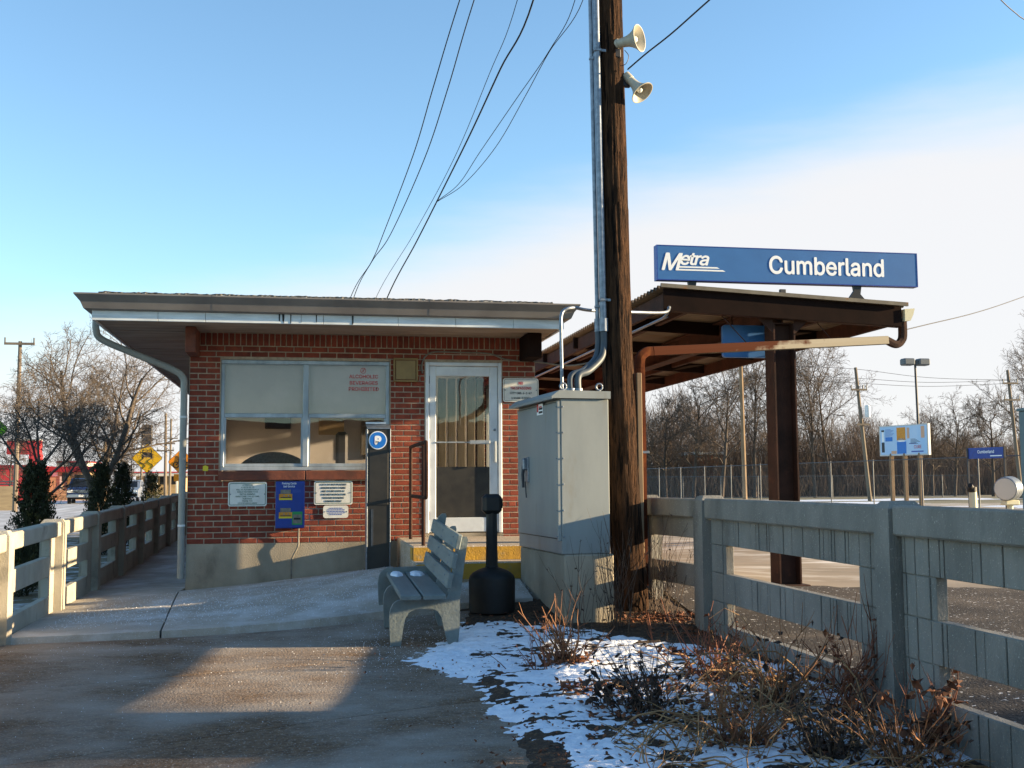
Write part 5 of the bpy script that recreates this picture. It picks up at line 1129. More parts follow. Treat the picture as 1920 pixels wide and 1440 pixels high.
t_, top = far_pole('traffic_signal', 277, 798, 58, .07, 'dark traffic signal above the slippery road sign', 'traffic signal', m='dark_grey', group=None)
q = MB(); q.cbox((top.x, 58 - .12, top.z - .45), (.5, .26, 1.0), .04); q.build('signal_head', 'dark_grey', t_)
far_pole('wooden_pole', 1385, 560, 62, .15, 'slim wooden pole seen left of the canopy column', 'pole', m='wood_grey', lean=.1)
t_, top = far_pole('utility_pole', 1604, 689, 70, .15, 'leaning utility pole with transformer behind the canopy', 'pole', ((731, 1.15, (-.95, .95, .5)), (796, .9, ())), lean=.75)
q = MB(); cc = pt(1618, 772, 70); q.lathe([(.17, 0), (.19, .05), (.19, .75), (.12, .82)], 12, Matrix.Translation((cc.x + .18, 69.7, cc.z - .4))); q.build('transformer', 'white_paint', t_, smooth='auto')
t_b, top2 = far_pole('utility_pole', 1889, 694, 74, .15, 'utility pole with two crossarms near the right edge', 'pole', ((719, 1.2, (-.95, .95)), (750, 1.3, (-.9, .9))), lean=.7)
for k, (ya, yb, lab) in enumerate(((692, 712, 'highest far line strung between the two right utility poles'), (709, 713, 'middle far line strung between the two right utility poles'), (718, 719, 'lowest far line strung between the two right utility poles'))):
    P = [pt(1480, ya - 6, 69), pt(1604, ya, 70), pt(1740, (ya + yb) / 2 + 6, 72), pt(1889, yb, 74), pt(1990, yb - 4, 75)]; q = MB(); q.tube(bez(P, 6), .014, 4); tag(q.build('overhead_wire', 'wire'), lab, 'wire', 'far overhead lines')
c = pt(1716, 690, 50); LP = thing('lamp_post', (c.x, 50, .1), 'tall twin head parking lot lamp post behind the billboard', 'lamp'); zt = pt(1716, 676, 50).z
q = MB(); q.tube([(c.x + .1, 50, .1), (c.x, 50, zt)], [.075, .055], 8); q.build('shaft', 'dark_grey', LP)
for s in (-1, 1):
    q = MB(); q.cbox((c.x + s * .40, 50, zt - .08), (.58, .5, .34), .06); q.tube([(c.x, 50, zt - .02), (c.x + s * .16, 50, zt - .03)], .035, 6); q.build('lamp_head', 'far_steel', LP)
# ------------------------------------------------------------------ billboard and station sign across the tracks
TL, TR, BL, BRr = pt(1648, 800, 43), pt(1739.5, 793, 40.5), pt(1651, 857, 43), pt(1741, 851, 40.5)
BB = thing('billboard', ((TL.x + TR.x) / 2, 41.7, .2), 'pale blue advertising billboard on three posts across the tracks', 'billboard')
ex = Vector((TR.x - TL.x, TR.y - TL.y, 0)); wB = ex.length; ex.normalize(); nB = Vector((ex.y, -ex.x, 0)); z0_, z1_ = (BL.z + BRr.z) / 2, (TL.z + TR.z) / 2; hB = z1_ - z0_; o0 = Vector((TL.x, TL.y, z0_))
def bp(u, v, d=0): return o0 + ex * (u * wB) + Vector((0, 0, v * hB)) + nB * d
def bpan(u0, v0, u1, v1, d, th, m, name, par): q = MB(); q.prism([bp(u0, v0, d), bp(u1, v0, d), bp(u1, v1, d), bp(u0, v1, d)], -nB * th); return q.build(name, m, par)
BO = bpan(0, 0, 1, 1, 0, .12, 'billboard_frame', 'board', BB); bpan(.025, .04, .975, .96, .006, .004, 'billboard_blue', 'poster', BO)
for u0, v0, u1, v1, m in ((.05, .12, .11, .45, 'dark_grey'), (.06, .47, .10, .8, 'white_letters'), (.05, .8, .11, .86, 'dark_grey'), (.13, .48, .28, .62, 'p_blue'), (.37, .06, .56, .45, 'p_blue'), (.37, .5, .55, .92, 'orange_panel'), (.4, .45, .53, .56, 'white_letters'), (.25, .06, .36, .16, 'skin_tone'), (.58, .55, .63, .9, 'skin_tone'), (.86, .55, .93, .93, 'skin_tone'), (.66, .1, .9, .14, 'blue_letters'), (.62, .37, .76, .395, 'blue_letters')): bpan(u0, v0, u1, v1, .010, .003, m, 'poster_print', BO)
for k in range(7): bpan(.13, .86 - k * .035, .13 + .2 * (.6 + .4 * ((k * 37) % 10) / 10), .872 - k * .035, .010, .003, 'blue_letters', 'poster_print', BO)
for k in range(6): bpan(.65, .52 - k * .03, .65 + .2 * (.5 + .5 * ((k * 53) % 10) / 10), .53 - k * .03, .010, .003, 'dark_grey', 'poster_print', BO)
Mt = Matrix.Translation(bp(.79, .27, .012)) @ Matrix.Rotation(math.atan2(ex.y, ex.x), 4, 'Z') @ Matrix.Rotation(R(90), 4, 'X'); text('CURE', .26, 'red_letters', BO, Mt, bold=.0, xs=.8)
for u in (.22, .5, .80):
    p = bp(u, 0, -.06); q = MB(); q.cbox((p.x, p.y, (z0_ + .1) / 2 + .0), (.14, .14, z0_ + .1), .01); q.build('post', 'wood_grey', BB)
a_, b_, c_, d_ = pt(1815, 841, 36), pt(1882, 837, 34.5), pt(1816, 861, 36), pt(1883, 858, 34.5); e2 = Vector((b_.x - a_.x, b_.y - a_.y, 0)); w2 = e2.length; e2.normalize(); n2 = Vector((e2.y, -e2.x, 0)); zz0, zz1 = (c_.z + d_.z) / 2, (a_.z + b_.z) / 2
SS = thing('platform_name_sign', ((a_.x + b_.x) / 2, 35.2, .2), 'small blue station name sign on two dark posts across the tracks', 'sign')
q = MB(); P0 = Vector((a_.x, a_.y, zz0)); q.prism([P0, P0 + e2 * w2, P0 + e2 * w2 + Vector((0, 0, zz1 - zz0)), P0 + Vector((0, 0, zz1 - zz0))], -n2 * .05); q.build('board', 'dark_blue_sign', SS)
Mr = Matrix.Rotation(math.atan2(e2.y, e2.x), 4, 'Z') @ Matrix.Rotation(R(90), 4, 'X'); text('Cumberland', .2, 'white_letters', SS, Matrix.Translation(P0 + e2 * w2 * .5 + Vector((0, 0, (zz1 - zz0) * .62)) + n2 * .004) @ Mr, bold=.01, xs=.9)
q = MB(); s0 = P0 + e2 * w2 * .62 + Vector((0, 0, (zz1 - zz0) * .18)) + n2 * .004; q.prism([s0, s0 + e2 * w2 * .32, s0 + e2 * w2 * .32 + Vector((0, 0, .035)), s0 + Vector((0, 0, .035))], -n2 * .003); q.build('small_print', 'white_letters', SS)
for s in (-.02, w2 + .02): p = P0 + e2 * s; q = MB(); q.span((p.x - .03, p.y - .03, .1), (p.x + .03, p.y + .03, zz1 + .02)); q.build('post', 'dark_grey', SS)
# ------------------------------------------------------------------ equipment at the right edge
c = pt(1891, 916, 19.5); DM = thing('signal_drum', (c.x, 19.5, .36), 'silver banded drum shaped fixture on a short stand behind the fence', 'drum')
ax = Vector((.75, .5, .05)).normalized(); M = Matrix.Translation(c - ax * .16) @ ax.to_track_quat('Z', 'Y').to_matrix().to_4x4()
q = MB(); q.lathe([(.10, 0), (.215, .004), (.222, .012), (.222, .30), (.21, .315), (.1, .32)], 28, M); q.build('drum', 'galvanised', DM, smooth='auto')
for z in (.08, .17, .26): q = MB(); q.lathe([(.228, z - .015), (.232, z), (.228, z + .015)], 28, M, cap=False); q.build('band', 'aluminium', DM, smooth=True)
q = MB(); q.lathe([(.2, -.006), (.205, .0)], 28, M); q.build('face', 'pale_wall', DM)
q = MB(); q.cbox((c.x + .05, 19.55, c.z - .27), (.3, .2, .1), .02); q.tube([(c.x + .05, 19.55, .3), (c.x + .05, 19.55, c.z - .25)], .06, 10); q.build('stand', 'cream_post', DM)
c = pt(1823, 940, 19.0); PO = thing('marker_post', (c.x, 19, .36), 'short cream post with black hooded top behind the fence', 'post')
q = MB(); q.lathe([(.07, 0), (.07, .9), (.06, .98)], 14, Matrix.Translation((c.x + .02, 19, .36))); q.build('shaft', 'cream_post', PO, smooth='auto')
q = MB(); ztp = pt(1823, 908, 19).z; q.lathe([(.062, 0), (.09, .02), (.09, .1), (.07, ztp - 1.34), (.03, ztp - 1.33)], 14, Matrix.Translation((c.x, 19, 1.34 - .07))); q.tube([(c.x, 19, ztp - .08), (c.x - .1, 18.9, ztp - .02)], [.06, .045], 10); q.build('hood', 'black_plastic', PO, smooth='auto')
a_ = pt(1909, 766, 33.2); RH = thing('relay_house', (a_.x + .8, 31.5, .2), 'grey green steel relay house cut by the right picture edge', 'equipment house')
q = MB(); q.cspan((a_.x, 31, .2), (a_.x + 1.7, 33.2, a_.z - .1), .02); q.build('wall', 'relay_paint', RH); q = MB(); q.cspan((a_.x - .05, 30.95, a_.z - .1), (a_.x + 1.75, 33.25, a_.z), .02); q.build('roof', 'relay_paint', RH); q = MB(); q.cspan((a_.x + .35, 30.975, .35), (a_.x + 1.2, 30.998, 2.4), .008); q.build('door', 'relay_paint', RH)
# ------------------------------------------------------------------ chain link fences
wm = bpy.data.materials.new('chain_link'); wm.use_nodes = True; MATS['chain_link'] = wm; _n = wm.node_tree.nodes; _l = wm.node_tree.links; _n.clear()
_o = _n.new('ShaderNodeOutputMaterial'); _t = _n.new('ShaderNodeBsdfTransparent'); _d = _n.new('ShaderNodeBsdfDiffuse'); _d.inputs[0].default_value = (.25, .27, .29, 1); _x = _n.new('ShaderNodeMixShader'); _x.inputs[0].default_value = .025
_l.new(_t.outputs[0], _x.inputs[1]); _l.new(_d.outputs[0], _x.inputs[2]); _l.new(_x.outputs[0], _o.inputs[0])
def chain(name, P, h, step, label, m='fence_steel', r=.026):
    (xa, ya), (xb, yb) = P; L = math.hypot(xb - xa, yb - ya); n = int(L / step); z0 = .12; t_ = thing(name, (xa, ya, z0), label, 'fence')
    for k in range(n + 1): x, y = xa + (xb - xa) * k / n, ya + (yb - ya) * k / n; q = MB(); q.tube([(x, y, z0 - .1), (x, y, z0 + h + .05)], r, 6); q.build('post', m, t_)
    for z in (h, .15) if h < 2.1 else (h,): q = MB(); q.tube([(xa, ya, z0 + z), (xb, yb, z0 + z)], r * .75, 6); q.build('rail', m, t_)
    d = Vector((-(yb - ya), xb - xa, 0)).normalized() * .012; q = MB(); q.prism([(xa, ya, z0 + .05), (xb, yb, z0 + .05), (xb, yb, z0 + h), (xa, ya, z0 + h)], d); q.build('mesh', 'chain_link', t_)
pa, pb = pX(1960, 905, 24.0), pX(1165, 905, 21.0)
chain('chain_link_fence', ((pa.x, pa.y), (pb.x, pb.y)), 2.2, 3.1, 'tall chain link fence running beside the tracks')
chain('chain_link_fence', ((14, 84), (52, 80)), 1.75, 2.9, 'lower chain link fence along the field in the distance', r=.035)
for k, (x0, y0, x1, y1, lab) in enumerate(((16, 60, 36, 66, 1), (17, 70, 50, 76, 2), (24, 48, 52, 53, 3))):
    sheet('snow_strip', 'snow', _far(x0, x1, 40), _far(y0, y1, 16), -.01 + .0, kind='structure', zfn=lambda xy: .05 * nz(xy, .25, 3.0 + k) - .03)
# ------------------------------------------------------------------ far buildings
def pbox(t_, x0, y0, x1, y1, Y, d, m, name, zb=None, off=0, parent=None):
    a, b = pt(x0, y0, Y - off), pt(x1, y1, Y - off); z0 = b.z if zb is None else zb; q = MB(); q.span((a.x, Y - off, z0), (b.x, Y - off + d, a.z)); return q.build(name, m, parent or t_)
def bld(name, x, Y, label): p = pt(x, 905, Y); return thing(name, (p.x, Y, .1), label, 'building')
t_ = bld('red_store', 35, 104, 'red store with tall red sign wall behind the street trees'); Wl = pbox(t_, -40, 877, 56, 918, 104, 9, 'red_wall', 'wall', .05); pbox(t_, -44, 872, 56, 878, 103.9, 9.2, 'red_trim', 'roof'); pbox(t_, 13, 826, 74, 852, 104.2, 1.0, 'red_wall', 'sign_wall'); pbox(t_, 54, 851.5, 74, 918, 104.3, 1.0, 'red_wall', 'sign_wall', .05); pbox(t_, 12, 823.5, 75, 826, 104.15, 1.1, 'pale_wall', 'coping')
t_ = bld('low_shop', 120, 108, 'low tan shop with dark red fascia behind the pickup'); Wl = pbox(t_, 75, 884, 168, 921, 108, 8, 'beige_wall', 'wall', .05); pbox(t_, 72, 875, 172, 884.5, 107.6, 8.6, 'red_trim', 'roof_fascia')
for x0, y0, x1, y1, m, n_ in ((98, 885.5, 108, 893, 'white_sign', 'sign_panel'), (116, 887, 126, 902, 'dark_glass', 'window'), (112, 893, 116, 918, 'pale_wall', 'door'), (127, 888, 134, 918, 'tan_plastic', 'door'), (140, 890, 160, 915, 'dark_glass', 'window')): pbox(t_, x0, y0, x1, y1, 108, .06, m, n_, off=.05, parent=None)
t_ = bld('pale_building', 130, 150, 'pale flat roofed building above the low shop'); pbox(t_, 106, 866, 163, 905, 150, 10, 'pale_wall', 'wall', .05); pbox(t_, 105, 864.5, 164, 867, 149.8, 10.4, 'red_trim', 'roof'); pbox(t_, 134, 868, 148, 877, 150, .1, 'dark_glass', 'window', off=.06)
t_ = bld('filling_station', 300, 150, 'white filling station canopy with red stripe beyond the road'); pbox(t_, 238, 886, 352, 892, 150, 12, 'pale_wall', 'roof'); pbox(t_, 238, 884.5, 352, 886.2, 149.9, 12.2, 'red_wall', 'fascia'); pbox(t_, 255, 892, 345, 912, 158, 6, 'beige_wall', 'wall', .05)
for x in (262, 292, 330): pbox(t_, x, 892, x + 3, 915, 151, .4, 'pale_wall', 'column', .05)
for x in (270, 300, 318): pbox(t_, x, 894, x + 12, 908, 158, .1, 'dark_glass', 'window', off=.08)
t_ = bld('small_brick_hut', 1330, 100, 'small brick hut with white roof edge among the far trees'); pbox(t_, 1305, 851, 1356, 905, 96, 4, 'brick_far', 'wall', .05); pbox(t_, 1302, 847, 1358, 852, 95.8, 4.4, 'white_paint', 'roof'); pbox(t_, 1337, 872, 1345, 900, 96, .08, 'pale_wall', 'door', .1, off=.06)
t_ = thing('bridge_parapet', tuple(pt(10, 905, 66)), 'pale concrete parapet with pipe rail at the left edge', 'parapet'); pbox(t_, -60, 912, 30, 934, 66, .4, 'beige_wall', 'wall', -.05)
for yv in (903, 908): q = MB(); a_, b_ = pt(-60, yv, 66.2), pt(24, yv, 66.2); q.tube([a_, b_, b_ + Vector((.25, 0, -.4))], .045, 6); q.build('rail', 'fence_steel', t_)
# ------------------------------------------------------------------ behind the viewer: reflected trees, and a store added to block the horizon
t_ = thing('added_store', (0, -36, 0), 'brick store behind the viewer, seen only as a reflection in the station glass', 'building')
q = MB(); q.span((-24, -44, -.1), (30, -36, 4.6)); q.build('wall', 'beige_wall', t_); q = MB(); q.cspan((-24.3, -44.3, 4.6), (30.3, -35.6, 5.0), .03); q.build('roof', 'dark_grey', t_)
for k in range(11):
    x = -22 + k * 4.7; q = MB(); q.cspan((x, -36.06, 1.0), (x + 2.2, -35.99, 3.2), .01); q.build('window', 'pale_wall' if k % 3 else 'dark_glass', t_)
for k, (x, y, s_, lab) in enumerate(((-1.4, -7.5, 1.0, 'bare tree behind the viewer reflected in the left window'), (3.2, -9, 1.2, 'bare tree behind the viewer reflected in the right window'), (-6, -14, 1.3, 'bare tree far behind the viewer left of the walk'))):
    t = bare_tree('bare_tree', 61 + k, NEAR, 1.5, .12, lab, 'trees behind the viewer'); t.location = (x, y, -.02); t.scale = (s_, s_, s_)
t = bare_tree('bare_tree', 71, dict(FARP, rmin=.02), 6.4, .2, 'bare tree beyond the platform, out of the picture to the right', 'trees along the tracks', 'far_twig', 'far_twig'); t.location = (27, 2.6, .1)  # added out of view to soften the sunlit patch on the foreground walk
# ------------------------------------------------------------------ vehicles on the road
def wheel(t_, x, y, r, w):
    q = MB(); M = Matrix.Translation((x, y, r)) @ Matrix.Rotation(R(90), 4, 'Y'); q.lathe([(r * .62, -w / 2), (r * .94, -w / 2), (r, -w / 2 + .04), (r, w / 2 - .04), (r * .94, w / 2), (r * .62, w / 2)], 18, M); o = q.build('tyre', 'tyre', t_, smooth='auto')
    q = MB(); q.lathe([(.05, -w / 2 - .005), (r * .5, -w / 2 - .01), (r * .62, -w / 2 + .03), (r * .62, w / 2 - .03), (r * .5, w / 2 + .01), (.05, w / 2 + .005)], 14, M); q.build('rim', 'chrome', o, smooth='auto')
def vehicle(name, label, group, paint, W_, prof, glassp, wb, wr, front, kind):
    """prof: side outline (y,z), front at y=0 facing -Y"""
    t_ = thing(name, (0, 0, 0), label, kind, group); n = len(prof); q = MB()
    def ring(x, ins): return [(x, y + (ins if y < .3 else 0), z - ins * .5 if z > 1 else z) for y, z in prof]
    rs = [(-W_ / 2 + .04, .05), (-W_ / 2, .0), (W_ / 2, .0), (W_ / 2 - .04, .05)]; rings = [[(-W_ / 2 * (1 - tap(z)) if s < 0 else W_ / 2 * (1 - tap(z)), y, z) for y, z in prof] for s in (-1, 1)]
    q.add(rings[0] + rings[1], [tuple(range(n)), tuple(range(n, 2 * n))[::-1]] + [((i + 1) % n, i, i + n, (i + 1) % n + n) for i in range(n)]); q.build('body', paint, t_, smooth='auto')
    return t_
def tap(z): return 0 if z < 1.1 else min(.14, (z - 1.1) * .18)
def truck(label):
    W_ = 1.98; prof = [(.05, .45), (0, .62), (0, .95), (.12, 1.12), (1.25, 1.22), (1.95, 1.82), (2.2, 1.88), (3.2, 1.88), (3.45, 1.8), (3.6, 1.25), (5.3, 1.25), (5.35, .6), (5.2, .45)]
    t_ = vehicle('pickup_truck', label, None, 'truck_paint', W_, prof, None, None, None, None, 'truck')
    q = MB(); q.prism([(-.80, 1.27, 1.245), (.80, 1.27, 1.245), (.70, 1.90, 1.80), (-.70, 1.90, 1.80)], (0, -.02, .012)); q.build('windscreen', 'dark_glass', t_)
    for s in (-1, 1):
        q = MB(); q.prism([(s * .985, 1.5, 1.28), (s * .985, 3.4, 1.28), (s * .89, 3.3, 1.74), (s * .89, 2.0, 1.74)], (s * .012, 0, 0)); q.build('side_window', 'dark_glass', t_)
        q = MB(); q.cbox((s * .78, -.01, .93), (.36, .06, .19), .03); q.build('headlight', 'headlamp', t_)
        q = MB(); q.cbox((s * 1.1, 1.5, 1.3), (.2, .1, .2), .03); q.build('mirror', 'tyre', t_)
        for y in (.95, 4.3): wheel(t_, s * .86, y, .37, .25)
    q = MB(); q.cbox((0, -.02, .92), (1.1, .05, .22), .02); G_ = q.build('grille', 'chrome', t_)
    for k in range(3): q = MB(); q.cbox((0, -.045, .85 + k * .07), (1.02, .02, .03), .004); q.build('grille_slat', 'tyre', G_)
    q = MB(); q.cbox((0, -.06, .6), (1.95, .16, .24), .04); BP = q.build('bumper', 'chrome', t_); q = MB(); q.cbox((0, -.142, .6), (.32, .01, .15), .003); q.build('number_plate', 'white_sign', BP)
    q = MB(); q.box((0, .1, .42), (1.5, .1, .14)); q.build('air_dam', 'tyre', t_)
    return t_
def car(label, paint, group='cars in the distance'):
    W_ = 1.78; prof = [(.05, .3), (0, .5), (.08, .78), (1.1, .92), (1.75, 1.38), (2.9, 1.42), (3.7, .98), (4.4, .92), (4.45, .45), (4.35, .3)]
    t_ = vehicle('parked_car', label, group, paint, W_, prof, None, None, None, None, 'car')
    q = MB(); q.prism([(-.7, 1.14, .95), (.7, 1.14, .95), (.62, 1.7, 1.34), (-.62, 1.7, 1.34)], (0, -.015, .01)); q.build('windscreen', 'dark_glass', t_)
    q = MB(); q.cbox((0, 0, .45), (1.7, .12, .16), .03); q.build('bumper', 'tyre', t_)
    for s in (-1, 1):
        q = MB(); q.prism([(s * .89, 1.5, .96), (s * .89, 3.5, .98), (s * .845, 2.9, 1.34), (s * .845, 1.9, 1.34)], (s * .01, 0, 0)); q.build('side_window', 'dark_glass', t_)
        q = MB(); q.cbox((s * .65, .04, .68), (.34, .08, .13), .02); q.build('headlight', 'headlamp', t_)
        for y in (.85, 3.5): wheel(t_, s * .78, y, .31, .2)
    return t_
p = pt(152, 930, 86); t = truck('dark blue pickup truck driving toward the viewer on the salted road'); t.location = (p.x, 86, .14); t.rotation_euler = (0, 0, R(6))
p = pt(212, 915, 90); t = car('silver car half hidden between the two dark conifers', 'car_silver'); t.location = (p.x, 96, .13); t.scale = (1.1, 1.1, 1.25)
p = pt(330, 912, 80); t = car('blue car beside the downspout at the end of the road', 'car_blue'); t.location = (p.x, 100, .13)
p = pt(255, 912, 80); t = car('silver car parked left of the farthest conifer', 'car_silver'); t.location = (p.x, 125, .13)
# ------------------------------------------------------------------ dead shrubs and stalks in the planting bed
def leaf(q, rng, p, s, curl=1.0):
    d = Vector((rng.uniform(-1, 1), rng.uniform(-1, 1), rng.uniform(-.6, .6))).normalized(); u = d.cross(Vector((rng.uniform(-1, 1), rng.uniform(-1, 1), 1))).normalized(); w = d.cross(u)
    c = curl * s * .35
    P = [p, p + d * s * .35 + u * s * .3 + w * c * .4, p + d * s * .4 - w * c * .2, p + d * s * .35 - u * s * .3 + w * c * .5, p + d * s * .95 + w * c]
    k0 = len(q.f); q.add(P, [(0, 1, 2), (0, 2, 3), (1, 4, 2), (2, 4, 3)])
    if q.rnd is not None: q.rnd += [rng.random()] * (len(q.f) - k0)
def stems(rng, q, b, n, h, spread, r, kink=.25, twigs=2, lean=(0, 0), droop=0.0, zmin=None):
    tips = []
    for i in range(n):
        a = rng.uniform(0, 6.283); s = spread * math.sqrt(rng.random()); L = h * rng.uniform(.45, 1.1); k0 = len(q.f)
        d = Vector((math.cos(a) * s + lean[0], math.sin(a) * s + lean[1], 1)).normalized(); p = b + Vector((rng.gauss(0, .07), rng.gauss(0, .07), -.03)); P = [p]
        m = 6
        for j in range(m):
            d = (d + Vector((rng.uniform(-kink, kink), rng.uniform(-kink, kink), rng.uniform(-kink, kink) * .5 - droop * j / m))).normalized(); p = p + d * L / m
            if zmin is not None and p.z < zmin: p.z = zmin + rng.uniform(0, .02); d.z = abs(d.z) * .2
            P.append(p)
        rr = r * rng.uniform(.6, 1.25); q.tube(P, [rr * (1 - .65 * j / m) for j in range(m + 1)], 4, cap=False); tips.append(P)
        for t in range(rng.randint(0, twigs)):
            j = rng.randint(2, m - 1); dd = (P[j + 1] - P[j]).normalized(); nd = (dd + Vector((rng.uniform(-.9, .9), rng.uniform(-.9, .9), rng.uniform(-.1, .7)))).normalized(); l = L * rng.uniform(.12, .35)
            q.tube([P[j], P[j] + nd * l * .5, P[j] + (nd + Vector((0, 0, .25))) * l], [rr * .5, rr * .4, rr * .2], 3, cap=False)
        if q.rnd is not None: q.rnd += [rng.random()] * (len(q.f) - k0)
    return tips
def shrub(name, px_, seed, n, h, spread, r, m, label, leaves=0, lm='dry_leaf', lean=(0, 0), droop=0.0, kink=.3, twigs=4, ls=.05, base=None, foot=0, cat='shrub', group='dead plants in the bed'):
    rng = random.Random(seed); b = Vector(base) if base else gpt(*px_); t_ = thing(name, b, label, cat, group); q = MB(); q.rnd = []
    tips = stems(rng, q, b, n, h, spread, r, kink, twigs, lean, droop, b.z + .012 if droop else None); q.build('stems', m, t_)
    if leaves or foot:
        q = MB(); q.rnd = []
        for i in range(leaves): P = rng.choice(tips); p = P[rng.randint(2, len(P) - 1)]; leaf(q, rng, p + Vector((rng.uniform(-.02, .02), rng.uniform(-.02, .02), rng.uniform(-.02, .02))), ls * rng.uniform(.6, 1.3))
        for i in range(foot): leaf(q, rng, b + Vector((rng.gauss(0, .11), rng.gauss(0, .11), abs(rng.gauss(0, .035)) + .01)), ls * rng.uniform(.8, 1.5))
        q.build('leaves', lm, t_)
    return t_
shrub('dead_shrub', (1058, 1248), 1, 36, .56, .85, .0068, 'cane', 'fan of tan canes in the snow in front of the concrete pad', 20, 'dry_leaf', (-.1, 0), foot=170, ls=.06)
shrub('dead_shrub', (1012, 1262), 21, 10, .42, .9, .005, 'red_cane', 'sparse reddish twigs leaning over the snow near the black receptacle', 14, 'dry_leaf', (-.5, 0), ls=.04)
shrub('dead_shrub', (1215, 1345), 2, 60, .5, .7, .0052, 'grey_cane', 'dense dark grey twiggy shrub in the middle of the snow', 150, 'dark_leaf', ls=.045, foot=90)
shrub('dead_shrub', (1135, 1330), 22, 9, .30, .4, .0055, 'grey_cane', 'small shrub with large hanging dark leaves on the snow', 26, 'dark_leaf', ls=.1)
shrub('dead_shrub', (1345, 1275), 3, 40, .56, .8, .0065, 'red_cane', 'orange brown cane clump near the second fence post', 40, 'dry_leaf', foot=90, ls=.05)
shrub('dead_shrub', (1455, 1330), 4, 44, .62, 1.0, .0065, 'cane', 'wide tan cane clump in front of the fence opening', 60, 'dark_leaf', foot=110, ls=.055)
shrub('dead_shrub', (1592, 1345), 5, 34, .72, .6, .006, 'red_cane', 'tall reddish stalks with dry seed heads before the near fence post', 110, 'dry_leaf', foot=60, ls=.05)
shrub('dead_shrub', (1742, 1412), 6, 16, .55, .6, .007, 'red_cane', 'stalks with curled orange brown leaves right of the near fence post', 130, 'dry_leaf', ls=.075)
shrub('dead_shrub', (1560, 1425), 7, 46, .5, .9, .0065, 'grey_cane', 'low dark cane clump at the bottom of the picture', 120, 'dark_leaf', foot=90, ls=.05)
shrub('dead_shrub', (1398, 1400), 8, 34, .6, 1.1, .007, 'cane', 'loose canes behind the flattened straw', 30, 'dry_leaf', foot=60, ls=.05)
shrub('dead_shrub', (1700, 1450), 18, 36, .5, .8, .006, 'cane', 'canes at the bottom right corner under the fence', 50, 'dark_leaf', foot=60, ls=.05)
shrub('thin_shrub', None, 9, 26, .95, .22, .0042, 'grey_cane', 'thin leafless twigs standing against the concrete pad and pole', 26, 'dark_leaf', base=(2.72, 9.72, G(2.72, 9.72)), ls=.035, twigs=5, kink=.16)
shrub('thin_shrub', None, 10, 30, 1.0, .28, .004, 'grey_cane', 'thin leafless twigs at the foot of the rusty downspout', 20, 'dark_leaf', base=(3.32, 10.2, G(3.32, 10.2)), ls=.03, twigs=5, kink=.16)
shrub('thin_shrub', None, 12, 12, .8, .3, .004, 'grey_cane', 'single thin twiggy plant in front of the pad corner', 16, 'dark_leaf', base=(2.36, 9.5, G(2.36, 9.5)), ls=.035, twigs=4, kink=.18)
# flattened straw: long dead grass and canes lying over the bed
def straw(px_, seed, n, h, spread, label, lean):
    rng = random.Random(seed); b = gpt(*px_); t_ = thing('flattened_straw', b, label, 'dead grass', 'flattened straw'); q = MB(); q.rnd = []
    for i in range(n):
        o = b + Vector((rng.gauss(0, .13), rng.gauss(0, .13), 0)); o.z = G(o.x, o.y) + .02; stems(rng, q, o, 1, h, spread, .0062, .2, 0, lean, .95, o.z + .005)
    q.build('blades', 'straw', t_); return t_
straw((1330, 1400), 41, 26, .85, .9, 'pale flattened straw heap at the bottom centre', (-.6, -.5)); straw((1470, 1300), 42, 20, .95, .9, 'flattened straw between the cane clumps', (-.8, -.2)); straw((1410, 1345), 43, 20, .9, .9, 'tangled straw arching over the bed', (.7, -.5)); straw((1620, 1400), 44, 16, .8, .8, 'flattened straw before the near fence post', (-.7, -.3))
# matted dead grass and broken stems between the clumps
rng = random.Random(55); q = MB(); q.rnd = []; MATP = np.array([(1150, 1335), (1240, 1240), (1330, 1195), (1480, 1245), (1640, 1325), (1880, 1425), (1840, 1500), (1230, 1490)], float)
k = 0
while k < 1500:
    x, y = rng.uniform(1150, 1880), rng.uniform(1195, 1500)
    if poly_sd(np.array([(x, y)]), MATP)[0] < rng.uniform(-10, 25) or noise.noise(Vector((x * .012, y * .03, 2))) < -.12 + .1 * rng.random(): k += .2; continue
    k += 1; b = gpt(x, y) + Vector((0, 0, .012)); a = rng.uniform(0, 6.283); L = rng.uniform(.08, .38); d = Vector((math.cos(a), math.sin(a), rng.uniform(0, .55))); P = [b]; f0 = len(q.f)
    for j in range(4):
        d = (d + Vector((rng.uniform(-.45, .45), rng.uniform(-.45, .45), rng.uniform(-.4, .22)))).normalized(); p = P[-1] + d * L / 4; p.z = max(p.z, G(p.x, p.y) + .01); P.append(p)
    r = rng.uniform(.0022, .0055); q.tube(P, [r, r, r * .9, r * .7, r * .4], 4, cap=False); q.rnd += [rng.random()] * (len(q.f) - f0)
o = q.build('dead_grass', 'straw', kind='stuff'); tag(o, 'matted dead grass and broken stems between the shrubs', 'dead grass', kind='stuff')
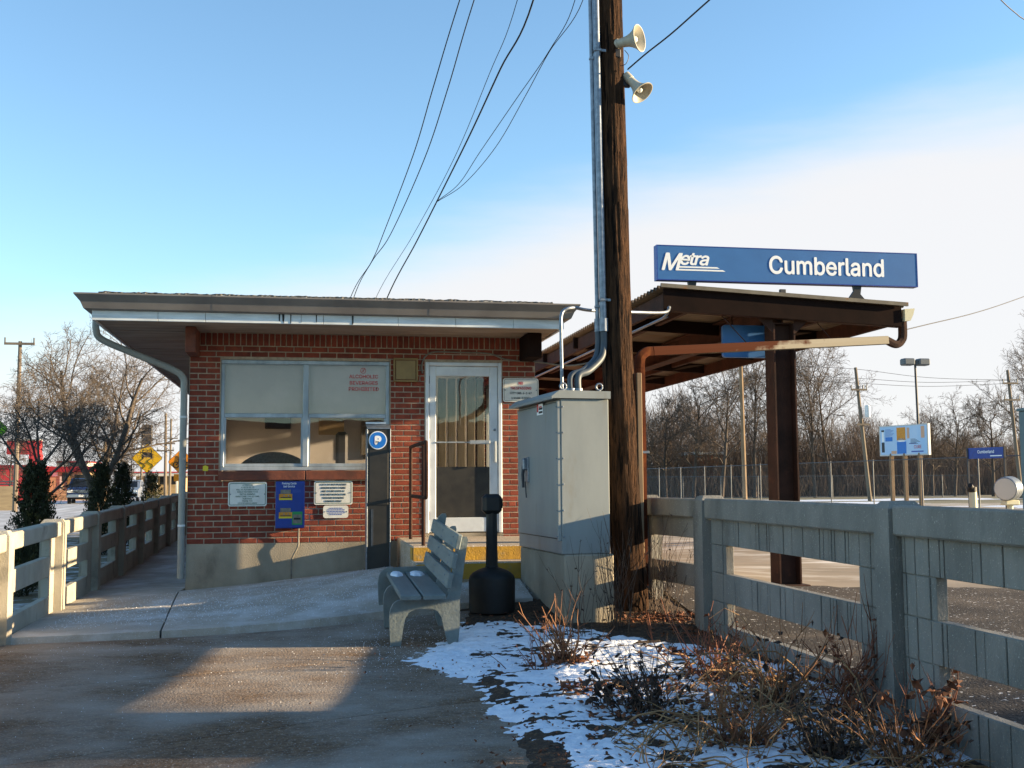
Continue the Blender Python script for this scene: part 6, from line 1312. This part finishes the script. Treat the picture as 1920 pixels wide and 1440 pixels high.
# fallen leaves and crumbs of earth on the snow and soil
rng = random.Random(90); q = MB(); q.rnd = []
def litter(cx, cy, sx, sy, n, s, q):
    for i in range(n):
        p = gpt(cx, cy); x, y = p.x + rng.gauss(0, sx), p.y + rng.gauss(0, sy); leaf(q, rng, Vector((x, y, G(x, y) + rng.uniform(.02, .05))), s * rng.uniform(.6, 1.4))
for a in ((1090, 1300, .13, .14, 150, .055), (1160, 1330, .16, .16, 130, .05), (1280, 1232, .2, .1, 150, .05), (1240, 1165, .22, .14, 320, .05), (1320, 1190, .2, .15, 200, .045), (1500, 1290, .3, .2, 220, .05), (1350, 1330, .3, .3, 240, .05), (1150, 1400, .35, .3, 120, .035), (900, 1260, .35, .35, 90, .022), (1080, 1370, .4, .4, 160, .025), (960, 1165, .2, .2, 60, .04), (1420, 1330, .5, .35, 420, .05), (1560, 1390, .4, .25, 300, .05), (1250, 1290, .3, .2, 200, .05)): litter(*a, q)
o = q.build('fallen_leaves', 'dry_leaf', kind='stuff'); tag(o, 'brown fallen leaves scattered over snow and soil', 'leaves', kind='stuff')
# rock salt and snow crumbs on the paving
q = MB()
def crumbs(n, fx, fy, s0, s1, dz):
    for i in range(n):
        x, y = fx(), fy(); z = G(x, y) + dz; s = rng.uniform(s0, s1); a = rng.uniform(0, 6.28); P = [Vector((x + s * math.cos(a + k * 2.09), y + s * math.sin(a + k * 2.09), z)) for k in range(3)]; q.add(P + [Vector((x, y, z + s * 1.2))], [(0, 1, 3), (1, 2, 3), (2, 0, 3)])
crumbs(2600, lambda: rng.uniform(-2.3, 1.0), lambda: rng.triangular(10.5, 13.6, 11.4), .002, .006, .049)
crumbs(500, lambda: rng.uniform(1.0, 2.2), lambda: rng.uniform(10.8, 11.28), .002, .006, .047)
crumbs(800, lambda: rng.uniform(-2.4, 1.4), lambda: rng.triangular(5.9, 10.4, 9.9), .0015, .004, .001)
crumbs(900, lambda: rng.gauss(.95, .4), lambda: rng.uniform(8.3, 10.6), .002, .005, .001)
o = q.build('rock_salt', 'snow', kind='stuff'); tag(o, 'white rock salt crumbs scattered on the paving', 'salt', kind='stuff')
